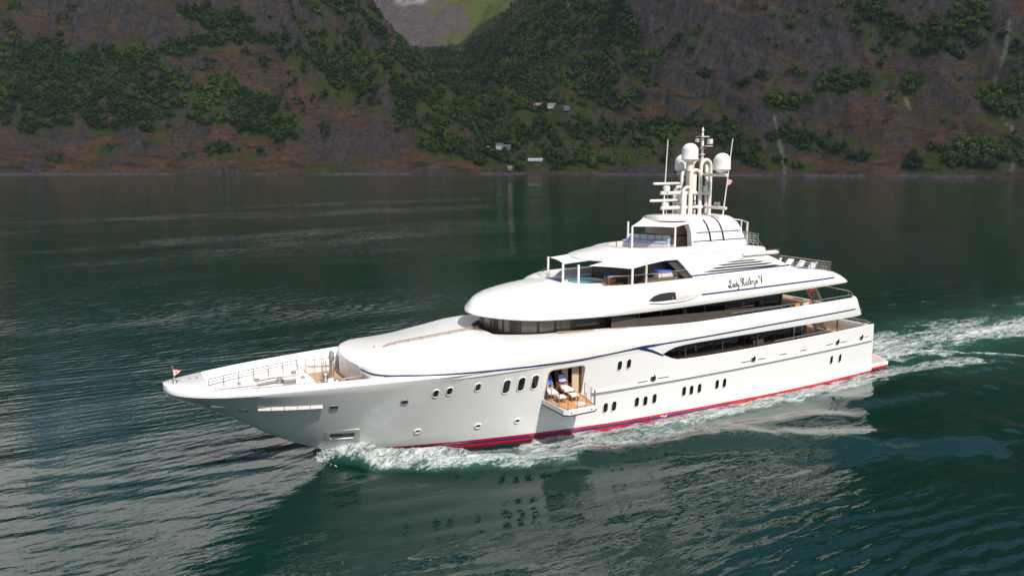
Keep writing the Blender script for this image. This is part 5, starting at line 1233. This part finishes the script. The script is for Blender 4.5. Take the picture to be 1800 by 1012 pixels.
REDW = mat('falu_red', (.34, .035, .045), .8, var=.1); WHW = mat('white_boards', (.78, .76, .74), .7, var=.05); SLATE = mat('slate_roof', (.14, .14, .16), .7, var=.15); PALER = mat('pale_roof', (.40, .24, .23), .6, var=.1); BLUW = mat('blue_grey_boards', (.18, .22, .33), .7, var=.1); TANW = mat('tan_boards', (.36, .25, .2), .8, var=.1)
a0 = -A30
house(943, 192, 14, 9, 5, REDW, PALER, a0 + .3, 'red barn at the left end of the upper meadow farm'); house(951, 193, 18, 9, 7, REDW, PALER, a0 + .1, 'large red farmhouse with pale roof on the upper meadow'); house(970, 191.5, 13, 8, 5, WHW, TANW, a0 - .2, 'white house with reddish roof right of the red farmhouse'); house(996, 196, 9, 7, 4, BLUW, SLATE, a0, 'small blue grey cabin at the right of the upper meadow', wins=2)
house(861, 267, 12, 8, 4.5, TANW, PALER, a0 + .2, 'tan house at the left of the lower clearing'); house(878, 263, 11, 8, 6, WHW, SLATE, a0, 'pale house with dark roof in the lower clearing'); house(890, 264.5, 14, 8, 5, BLUW, SLATE, a0 - .15, 'blue grey house at the right of the lower clearing'); house(898, 300, 9, 6, 4, TANW, PALER, a0, 'small boathouse on the far waterline', 'boathouse', 2)
house(941, 283.5, 21, 5, 2, WHW, mat('tent_white', (.6, .6, .6), .6, var=.03), a0, 'long low white building among trees above the shore', 'greenhouse', 5)
# ------------------------------------------------------------------ cloud that shades the far slopes
def cloud_mat():
    m = bpy.data.materials.new('cloud'); m.use_nodes = True; n = m.node_tree.nodes; l = m.node_tree.links
    for q in list(n):
        if q.type != 'OUTPUT_MATERIAL': n.remove(q)
    out = [q for q in n if q.type == 'OUTPUT_MATERIAL'][0]
    d = n.new('ShaderNodeBsdfDiffuse'); d.inputs[0].default_value = (.85, .86, .88, 1); t = n.new('ShaderNodeBsdfTranslucent'); t.inputs[0].default_value = (.85, .86, .88, 1); tr = n.new('ShaderNodeBsdfTransparent')
    m1 = n.new('ShaderNodeMixShader'); m1.inputs[0].default_value = .6; l.new(d.outputs[0], m1.inputs[1]); l.new(t.outputs[0], m1.inputs[2])
    m2 = n.new('ShaderNodeMixShader'); m2.inputs[0].default_value = .50; l.new(m1.outputs[0], m2.inputs[2]); l.new(tr.outputs[0], m2.inputs[1]); l.new(m2.outputs[0], out.inputs[0])
    return m
CLM = cloud_mat()
def cloud(name, poly, z, th, label, step=36):
    P = np.array(poly, float); x0, y0 = P.min(0); x1, y1 = P.max(0); xs = np.arange(x0, x1 + step, step); ys = np.arange(y0, y1 + step, step); Xg, Yg = np.meshgrid(xs, ys)
    ins = np.zeros(Xg.shape, bool); n = len(P)
    wxp = Xg + 60 * fbm(Xg / 260, Yg / 260, 3, 81); wyp = Yg + 60 * fbm(Xg / 260, Yg / 260, 3, 82)
    for i in range(n):
        xa, ya = P[i]; xb, yb = P[(i + 1) % n]; c = ((ya > wyp) != (yb > wyp)) & (wxp < (xb - xa) * (wyp - ya) / (yb - ya + 1e-9) + xa); ins ^= c
    mb = MB(); th_ = th * (1 + .8 * fbm(Xg / 300, Yg / 300, 4, 83)); top = z + th_; bot = z - .5 * th_
    cells = np.argwhere(ins[:-1, :-1] & ins[1:, :-1] & ins[:-1, 1:] & ins[1:, 1:]); S_ = set(map(tuple, cells)); idx = {}
    def vid(i, j, s_):
        k = (i, j, s_)
        if k not in idx:
            wx, wy = g2w(Xg[i, j], Yg[i, j]); idx[k] = len(mb.v); mb.v.append((float(wx), float(wy), float(top[i, j] if s_ else bot[i, j])))
        return idx[k]
    for (i, j) in S_:
        mb.f.append((vid(i, j, 1), vid(i, j + 1, 1), vid(i + 1, j + 1, 1), vid(i + 1, j, 1))); mb.f.append((vid(i, j, 0), vid(i + 1, j, 0), vid(i + 1, j + 1, 0), vid(i, j + 1, 0)))
        for (di, dj, a, b) in ((-1, 0, (0, 0), (0, 1)), (1, 0, (1, 1), (1, 0)), (0, -1, (1, 0), (0, 0)), (0, 1, (0, 1), (1, 1))):
            if (i + di, j + dj) not in S_:
                A_, B_ = (i + a[0], j + a[1]), (i + b[0], j + b[1]); mb.f.append((vid(*A_, 0), vid(*B_, 0), vid(*B_, 1), vid(*A_, 1)))
    o = mb.build(name, CLM, None, 180, weld=False); return tag(o, label, 'cloud', None, 'stuff')
cloud('clouds', [(-2600, -330), (300, -260), (1500, -620), (3600, -900), (3600, 1300), (1300, 1500), (900, 1900), (520, 2250), (330, 2230), (60, 2120), (-200, 2080), (-1000, 1800), (-2600, 1700)], 1500, 70, 'thin grey cloud layer over the fjord sides')

def cloud_bank(name, label):  # bank out of view, sloped to face the sun and brighten the water reflections
    m = bpy.data.materials.new('cumulus'); m.use_nodes = True; p = m.node_tree.nodes['Principled BSDF']; p.inputs['Base Color'].default_value = (.93, .93, .93, 1); p.inputs['Roughness'].default_value = 1; p.inputs['Specular IOR Level'].default_value = 0
    us = np.linspace(-9500, 1500, 320); vs = np.linspace(0, 1, 170); U, V = np.meshgrid(us, vs)
    Y = np.interp(V, [0, .12, .75, 1], [6300, 6200, 10200, 11500]); Z = np.interp(V, [0, .12, .75, 1], [2250, 2450, 6300, 8800]) + 500 * sstep(-1500, 200, U)
    bil = 520 * np.abs(fbm(U / 1500, V * 5, 5, 111, .55)) + 700 * fbm(U / 2600, V * 2.5, 3, 115); hole = fbm(U / 1900, V * 4.2, 4, 119)
    Yd = Y - bil * .75; Zd = Z + bil * .55; thk = 500 + 200 * hole; keep = (hole + .30 > -.12 * (1 - V)) & (hole > -.34 + .5 * np.clip(np.abs(V - .5) - .38, 0, 1) * 4)
    mb = MB(); wx, wy = g2w(U, Yd); nv, nu = U.shape; top = np.stack([wx, wy, Zd], -1); wx2, wy2 = g2w(U, Yd + thk); bot = np.stack([wx2, wy2, Zd + 60], -1)
    mb.v = [tuple(q) for q in top.reshape(-1, 3).tolist()] + [tuple(q) for q in bot.reshape(-1, 3).tolist()]; N_ = nv * nu
    kc = keep[:-1, :-1] & keep[1:, 1:] & keep[:-1, 1:] & keep[1:, :-1]
    for a_ in range(nv - 1):
        for b_ in range(nu - 1):
            if not kc[a_, b_]: continue
            p, q, r_, t = a_ * nu + b_, a_ * nu + b_ + 1, (a_ + 1) * nu + b_ + 1, (a_ + 1) * nu + b_
            mb.f.append((p, q, r_, t)); mb.f.append((N_ + p, N_ + t, N_ + r_, N_ + q))
            for da, db, e0, e1 in ((-1, 0, p, q), (1, 0, r_, t), (0, -1, t, p), (0, 1, q, r_)):
                aa, bb = a_ + da, b_ + db
                if not (0 <= aa < nv - 1 and 0 <= bb < nu - 1 and kc[aa, bb]): mb.f.append((e0, N_ + e0, N_ + e1, e1))
    o = mb.build(name, m, None, 180, weld=False, fixn=False); return tag(o, label, 'cloud', None, 'stuff')
cloud_bank('cumulus_clouds', 'bank of bright white cumulus clouds beyond the fjord')

# ------------------------------------------------------------------ water with bow wave, wake and foam
def axis(lo, hi, st, far, g=1.07):
    a = list(np.arange(lo, hi, st)); s_ = st; up = [a[-1]]
    while up[-1] < far[1]: s_ *= g; up.append(up[-1] + s_)
    s_ = st; dn = [a[0]]
    while dn[-1] > far[0]: s_ *= g; dn.append(dn[-1] - s_)
    return np.array(list(reversed(dn[1:])) + a + up[1:])
gx = axis(-34, 92, .26, (-2600, 3200)); gy = axis(-26, 22, .24, (-900, 3200)); WX, WY = np.meshgrid(gx, gy)
def polydist(pts):
    best = np.full(WX.shape, 1e9); tt = np.zeros(WX.shape); side = np.zeros(WX.shape); L = 0; P = [np.array(p, float) for p in pts]
    tot = sum(np.hypot(*(b - a)) for a, b in zip(P[:-1], P[1:]))
    for a, b in zip(P[:-1], P[1:]):
        ab = b - a; ln = np.hypot(*ab); t = np.clip(((WX - a[0]) * ab[0] + (WY - a[1]) * ab[1]) / ln ** 2, 0, 1); dx = WX - a[0] - t * ab[0]; dy = WY - a[1] - t * ab[1]; dd = np.hypot(dx, dy)
        cr = (ab[0] * dy - ab[1] * dx) / ln; k = dd < best; best = np.where(k, dd, best); tt = np.where(k, (L + t * ln) / tot, tt); side = np.where(k, cr, side); L += ln
    return best, tt, side
def wp(*pix): return [tuple(onplane(px, py, 0.0)[:2]) for px, py in pix]
Zw = np.zeros(WX.shape); FO = np.zeros(WX.shape)
rgn = np.exp(-((np.hypot(WX - 30, WY + 10) / 160) ** 2))
# gentle sea: trains running across the fjord plus broad lumps
for lam, ang, amp, ph in ((7.5, 88, .014, 0), (5.2, 97, .011, 1.3), (3.6, 80, .011, 2.2), (2.6, 93, .010, .4), (2.0, 75, .010, 4.0), (11, 100, .02, 2.0)):
    k = 2 * math.pi / lam; a = R(ang); u = WX * math.cos(a) + WY * math.sin(a) + 1.6 * fbm(WX / 14, WY / 14, 2, int(lam * 10)); am = amp * np.clip(.75 + 1.3 * fbm(WX / 22, WY / 16, 2, int(lam * 7)), 0.05, 2)
    Zw += am * np.sin(k * u + ph) * np.exp(-((np.hypot(WX - 25, WY + 15) / 130) ** 2))
hy = np.vectorize(lambda x: Y0(x) if 10.3 <= x <= 57.6 else 0.0)(gx)[None, :]; dist_h = np.abs(WY) - hy; inx = (WX > 9) & (WX < 60)
# calm lee next to the hull
def ridge(pts, h, w, fade=(0, 1), skew=0.0, foam=0, fw=None, n0=.4):
    global Zw, FO
    dd, t, sd = polydist(pts); env = sstep(-.001, max(.001, fade[0]), t) * (1 - sstep(fade[1], 1.0, t)); env = np.where(t <= 0.0005, env * np.exp(-(dd / (w * 1.5)) ** 2), env)
    hz = h * env * np.exp(-((dd / w) ** 2)) * (1 + n0 * fbm(WX / 2.2, WY / 2.2, 3, 91)); Zw += hz
    if foam: FO = np.maximum(FO, foam * env * np.exp(-((dd / (fw or w)) ** 2)))
bow = wp((572, 782), (640, 803), (720, 820), (830, 828), (930, 820), (1040, 808), (1130, 795), (1250, 776), (1380, 769), (1480, 772), (1600, 773), (1800, 792))
ridge(bow, .5, 1.3, (.05, .55))
BWL = [(9.2, -.1), (10.2, -.75), (12.2, -2.9), (14.0, -4.5), (16.5, -5.8), (19.5, -6.9), (23, -7.6)]
ridge(BWL, .75, .75, (.04, .35)); ridge([(x, -y) for x, y in BWL], .75, .75, (.04, .35))
ridge(wp((1150, 790), (1290, 757), (1440, 734), (1560, 726)), .28, 1.3, (.3, .7)); ridge(wp((1400, 815), (1600, 770), (1800, 745)), .3, 2.2, (.3, .9)); ridge(wp((1430, 715), (1600, 690), (1800, 672)), .28, 2.0, (.2, .9)); ridge(wp((1520, 690), (1650, 655), (1800, 640)), .25, 1.6, (.2, .9)); ridge(wp((1300, 860), (1500, 800), (1800, 800)), -.2, 2.4, (.3, .9))
ridge([(x, -y) for x, y in bow], .5, 1.3, (.05, .55)); ridge([(x, -y) for x, y in wp((1430, 715), (1600, 690), (1800, 672))], .3, 2.0, (.2, .9))
nzf = fbm(WX / 3.2, WY / 2.0, 4, 95); nzg = fbm(WX / 9, WY / 5, 3, 96)
# foam mask
def fpoly(pts, w0, w1, a0_, a1_, nz_=.3):
    global FO
    dd, t, sd = polydist(pts); w = w0 + (w1 - w0) * t; a = a0_ + (a1_ - a0_) * t; FO = np.maximum(FO, a * (1 - sstep(.55, 1.15, dd / w + nz_ * nzf)) * ((t > 0) | (dd < w * .6)) * ((t < 1) | (dd < w * .6)))
hl = lambda x, off: (x, -(Y0(x) + off))
for sg in (1, -1):
    m_ = lambda L: [(x, sg * y) for x, y in L]
    fpoly(m_(BWL), 1.15, 1.7, 1.05, .85, .42)
    fpoly(m_([(10.0, -.2), (11.5, -1.3), hl(14.5, 1.2), hl(18, 1.8), hl(22, 2.2)]), .5, 1.5, .95, .62, .5)
    fpoly(m_([hl(22, 1.9), hl(26, 2.2), hl(31, 2.2), hl(37, 2.0)]), 2.4, 1.8, .92, .58, .5)
    fpoly(m_([hl(24, .5), hl(36, .7), hl(48, .8), hl(57.5, .9), (64, -6.2), (71, -6.8)]), 1.3, 1.6, .92, .82, .45)
    fpoly(m_([hl(30, 4.0), hl(40, 3.2), hl(50, 2.3), (60, -7.1)]), 1.2, 1.0, .38, .45, .6)
fpoly(wp((1570, 624), (1620, 619), (1680, 617), (1730, 621), (1830, 628)), .55, .5, 1.05, .8, .25); fpoly(wp((1350, 690), (1440, 677), (1530, 668), (1630, 662)), .45, .3, .7, .45, .5)
fpoly(wp((1250, 776), (1330, 767), (1420, 768), (1510, 776)), .35, .25, .25, .5, .8)
_F = FO.copy(); FO = FO * 0; fpoly([(59.5, 0), (66, 0), (78, .3), (100, .8), (160, 3)], 5.4, 11, 1.0, .78, .7); FO *= np.clip(.84 + .75 * fbm(WX / 11, WY / 2.2, 4, 99) + .25 * np.exp(-np.maximum(0, WX - 60) / 8), .12, 1.1) * (1 - .35 * np.clip(np.abs(WY) / 9, 0, 1)); FO = np.maximum(FO, _F)
FO *= (np.abs(WY) > np.where(inx, hy - .15, -1))
for px, py in ((1625, 530), (1570, 535), (1650, 650), (1690, 648), (1560, 515)): 
    q = onplane(px, py, 0); FO = np.maximum(FO, .7 * np.exp(-(((WX - q.x) / 1.2) ** 2 + ((WY - q.y) / .5) ** 2)))
turb = sstep(.25, .9, FO); Zw += turb * (.16 * nzf + .10 * fbm(WX / .9, WY / .8, 3, 97)) + .05 * turb
wk = np.exp(-((WY / 9) ** 2)) * sstep(58, 66, WX) * np.exp(-(np.maximum(0, WX - 60) / 90) ** 2); Zw += wk * .35 * fbm(WX / 3.5, WY / 2.5, 4, 98)
Zw *= np.exp(-((np.hypot(WX - 30, WY) / 300) ** 2))
calm = np.where(WY < 0, np.exp(-((WY + 9.5) / 5.5) ** 2) * sstep(4, 11, WX) * (1 - sstep(20, 34, WX)), 0); calm = np.maximum(calm, np.where(WY < 0, .55 * np.exp(-((WY + 15) / 9.0) ** 4) * sstep(0, 10, WX) * (1 - sstep(44, 58, WX)), 0))
n, m = WX.shape; idx = np.arange(n * m).reshape(n, m); quad = np.stack([idx[:-1, :-1], idx[:-1, 1:], idx[1:, 1:], idx[1:, :-1]], -1).reshape(-1, 4)
me = bpy.data.meshes.new('water'); me.vertices.add(n * m); me.vertices.foreach_set('co', np.stack([WX, WY, Zw], -1).ravel().astype(np.float32)); me.loops.add(quad.size); me.loops.foreach_set('vertex_index', quad.ravel().astype(np.int32)); me.polygons.add(len(quad))
me.polygons.foreach_set('loop_start', np.arange(0, quad.size, 4, dtype=np.int32)); me.polygons.foreach_set('loop_total', np.full(len(quad), 4, np.int32)); me.update(calc_edges=True); me.polygons.foreach_set('use_smooth', np.ones(len(quad), bool))
fa = me.color_attributes.new('foam', 'FLOAT_COLOR', 'POINT'); fa.data.foreach_set('color', np.stack([FO, calm, wk, FO * 0 + 1], -1).ravel().astype(np.float32))
water = bpy.data.objects.new('water', me); COL.objects.link(water); water['kind'] = 'structure'; print('water verts', n * m)
def water_mat():
    m = bpy.data.materials.new('fjord_water'); m.use_nodes = True; n = m.node_tree.nodes; l = m.node_tree.links; p = n['Principled BSDF']; out = n['Material Output']
    g = n.new('ShaderNodeNewGeometry'); c = g.outputs['Position']; at = n.new('ShaderNodeVertexColor'); at.layer_name = 'foam'; sp = n.new('ShaderNodeSeparateColor'); l.new(at.outputs['Color'], sp.inputs[0]); fo, calm = sp.outputs[0], sp.outputs[1]
    big = noise(n, l, c, .012, 3, .5, (.35, 1.0, 1)); deep = mix_rgb(n, l, big, (.0002, .0175, .0080), (.0002, .0160, .0140))
    churn = mix_rgb(n, l, ramp(n, l, fo, .12, .8), deep, (.016, .065, .050))
    churn = mix_rgb(n, l, math_node(n, l, 'MULTIPLY', sp.outputs[2], .8), churn, (.018, .075, .055)); l.new(churn, p.inputs['Base Color']); p.inputs['IOR'].default_value = 1.44; p.inputs['Roughness'].default_value = .02
    def train(lam, rot, dist):
        mp = n.new('ShaderNodeMapping'); mp.inputs['Rotation'].default_value = (0, 0, R(rot)); l.new(c, mp.inputs['Vector'])
        t = n.new('ShaderNodeTexWave'); t.wave_type = 'BANDS'; t.bands_direction = 'Y'; t.inputs['Scale'].default_value = .314 / lam; t.inputs['Distortion'].default_value = dist; t.inputs['Detail'].default_value = 2; t.inputs['Detail Scale'].default_value = .55 * lam ** -.5; t.inputs['Detail Roughness'].default_value = .5
        l.new(mp.outputs[0], t.inputs['Vector']); return t.outputs['Fac']
    w1 = train(1.15, 4, 6.5); w2 = train(.75, -11, 7.0); gust = ramp(n, l, noise(n, l, c, .09, 3, .5, (.5, 1, 1), .5), .3, .65)
    r1 = noise(n, l, c, 1.9, 2, .5, (.32, 1.0, 1), .4); r2 = noise(n, l, c, 3.6, 2, .5, (.5, 1.0, 1), .3); r3 = noise(n, l, c, .32, 3, .5, (.35, 1, 1), .5); r4 = noise(n, l, c, 7.0, 2, .5, (.7, 1, 1))
    wind = ramp(n, l, noise(n, l, c, .018, 4, .55, (.45, 1, 1), .8), .36, .62); wind = math_node(n, l, 'ADD', math_node(n, l, 'MULTIPLY', wind, .75), .25)
    wind = math_node(n, l, 'MULTIPLY', wind, math_node(n, l, 'SUBTRACT', 1.0, math_node(n, l, 'MULTIPLY', calm, .75)))
    hb = math_node(n, l, 'MULTIPLY', math_node(n, l, 'MULTIPLY', w1, gust), .021)
    for q, a in ((w2, .007), (r1, .030)): hb = math_node(n, l, 'ADD', hb, math_node(n, l, 'MULTIPLY', q, a))
    gst = n.new('ShaderNodeMapping'); gst.inputs['Rotation'].default_value = (0, 0, A30 * .6); gst.inputs['Scale'].default_value = (.30, 1.5, 1); l.new(c, gst.inputs['Vector']); gband = ramp(n, l, noise(n, l, gst.outputs[0], .0085, 4, .6, None, .8), .47, .64)
    hb = math_node(n, l, 'MULTIPLY', hb, math_node(n, l, 'ADD', wind, math_node(n, l, 'MULTIPLY', gband, 2.1)))
    hb = math_node(n, l, 'ADD', hb, math_node(n, l, 'MULTIPLY', r3, .03))
    for q, a in ((r2, .0120), (r4, .0028)): hb = math_node(n, l, 'ADD', hb, math_node(n, l, 'MULTIPLY', math_node(n, l, 'MULTIPLY', q, a), math_node(n, l, 'ADD', .45, gust)))
    b = n.new('ShaderNodeBump'); b.inputs['Strength'].default_value = 1.0; b.inputs['Distance'].default_value = 1.0; l.new(hb, b.inputs['Height']); l.new(b.outputs['Normal'], p.inputs['Normal'])
    # lacy foam
    f1 = noise(n, l, c, 2.0, 7, .70, (.30, 1, 1), 1.4); f2 = noise(n, l, c, 8.0, 5, .7, (.6, 1, 1), .5); ff = math_node(n, l, 'ADD', math_node(n, l, 'MULTIPLY', f1, .65), math_node(n, l, 'MULTIPLY', f2, .35))
    thr = math_node(n, l, 'SUBTRACT', .74, math_node(n, l, 'MULTIPLY', fo, .36)); fac = math_node(n, l, 'MULTIPLY', math_node(n, l, 'SUBTRACT', ff, thr), 4.5, True)
    fac = math_node(n, l, 'MULTIPLY', fac, ramp(n, l, fo, .05, .3))
    d = n.new('ShaderNodeBsdfPrincipled'); d.inputs['Base Color'].default_value = (.72, .74, .73, 1); d.inputs['Roughness'].default_value = .8
    b2 = n.new('ShaderNodeBump'); b2.inputs['Distance'].default_value = .25; b2.inputs['Strength'].default_value = 1; l.new(ff, b2.inputs['Height']); l.new(b2.outputs['Normal'], d.inputs['Normal'])
    mx = n.new('ShaderNodeMixShader'); l.new(fac, mx.inputs[0]); l.new(p.outputs[0], mx.inputs[1]); l.new(d.outputs[0], mx.inputs[2]); l.new(mx.outputs[0], out.inputs['Surface'])
    return m
me.materials.append(water_mat())
# small white boat by the far shore
P = onplane(757, 305.6, 0); t = empty('small_boat', (P.x, P.y, 0), 'tiny white motor boat close to the far shore', 'boat', None, R(-20))
rows = [[(x, -w, .8), (x, -w * .8, -.1), (x, w * .8, -.1), (x, w, .8)] for x, w in ((-4, 1.2), (0, 1.3), (2.5, 1.0), (4.2, .1))]
o = MB().rings(rows).build('hull', WHITE, None, 40); o.parent = t
o = MB().box((-.5, 0, 1.4), (3, 1.8, 1.3), bev=.2).build('cabin', WHITE, None, 40); o.parent = t

# spray thrown up where the bow wave breaks
r = random.Random(3); mb = MB(); SPL = [Vector((x, y, 0)) for x, y in BWL[:6]]
for k in range(2600):
    u = r.random() ** 1.5 * 4.2; i = int(u); q = SPL[i].lerp(SPL[i + 1], u - i); hgt = (.95 - .16 * u) * r.random() ** 1.3; side = r.gauss(-.05, .42)
    c = q + Vector((r.gauss(0, .25), side, .12 + hgt * math.exp(-(side / .55) ** 2))); s_ = r.uniform(.018, .06)
    a = Vector((r.gauss(0, 1), r.gauss(0, 1), r.gauss(0, 1))).normalized(); b = a.orthogonal().normalized(); d = a.cross(b)
    mb.add([c + a * s_ * 1.6, c + b * s_, c - b * s_ * .6 + d * s_, c - b * s_ * .6 - d * s_], [(0, 1, 2), (0, 2, 3), (0, 3, 1), (1, 3, 2)])
o = mb.build('bow_spray', mat('spray_white', (.66, .68, .68), .6, var=.03), None, 0, weld=False, fixn=False); tag(o, 'white spray flying off the breaking bow wave', 'spray', None, 'stuff')

# ------------------------------------------------------------------ air between the camera and the far slopes
HZ = MB().box((1000, 1200, 688), (13000, 11600, 1440)).build('haze', None, None, 0) if False else None
me = bpy.data.meshes.new('haze'); hb_ = MB().box((900, 1000, 690), (12000, 11000, 1440)); me.from_pydata(hb_.v, [], hb_.f); hz = bpy.data.objects.new('haze', me); COL.objects.link(hz); hz['kind'] = 'stuff'; hz['label'] = 'thin blue haze hanging in the fjord'
hm_ = bpy.data.materials.new('haze'); hm_.use_nodes = True; n = hm_.node_tree.nodes; l = hm_.node_tree.links
n.remove(n['Principled BSDF']); v = n.new('ShaderNodeVolumePrincipled'); v.inputs['Color'].default_value = (.62, .74, .92, 1); v.inputs['Density'].default_value = .000042; v.inputs['Anisotropy'].default_value = .2
l.new(v.outputs[0], n['Material Output'].inputs['Volume']); me.materials.append(hm_)
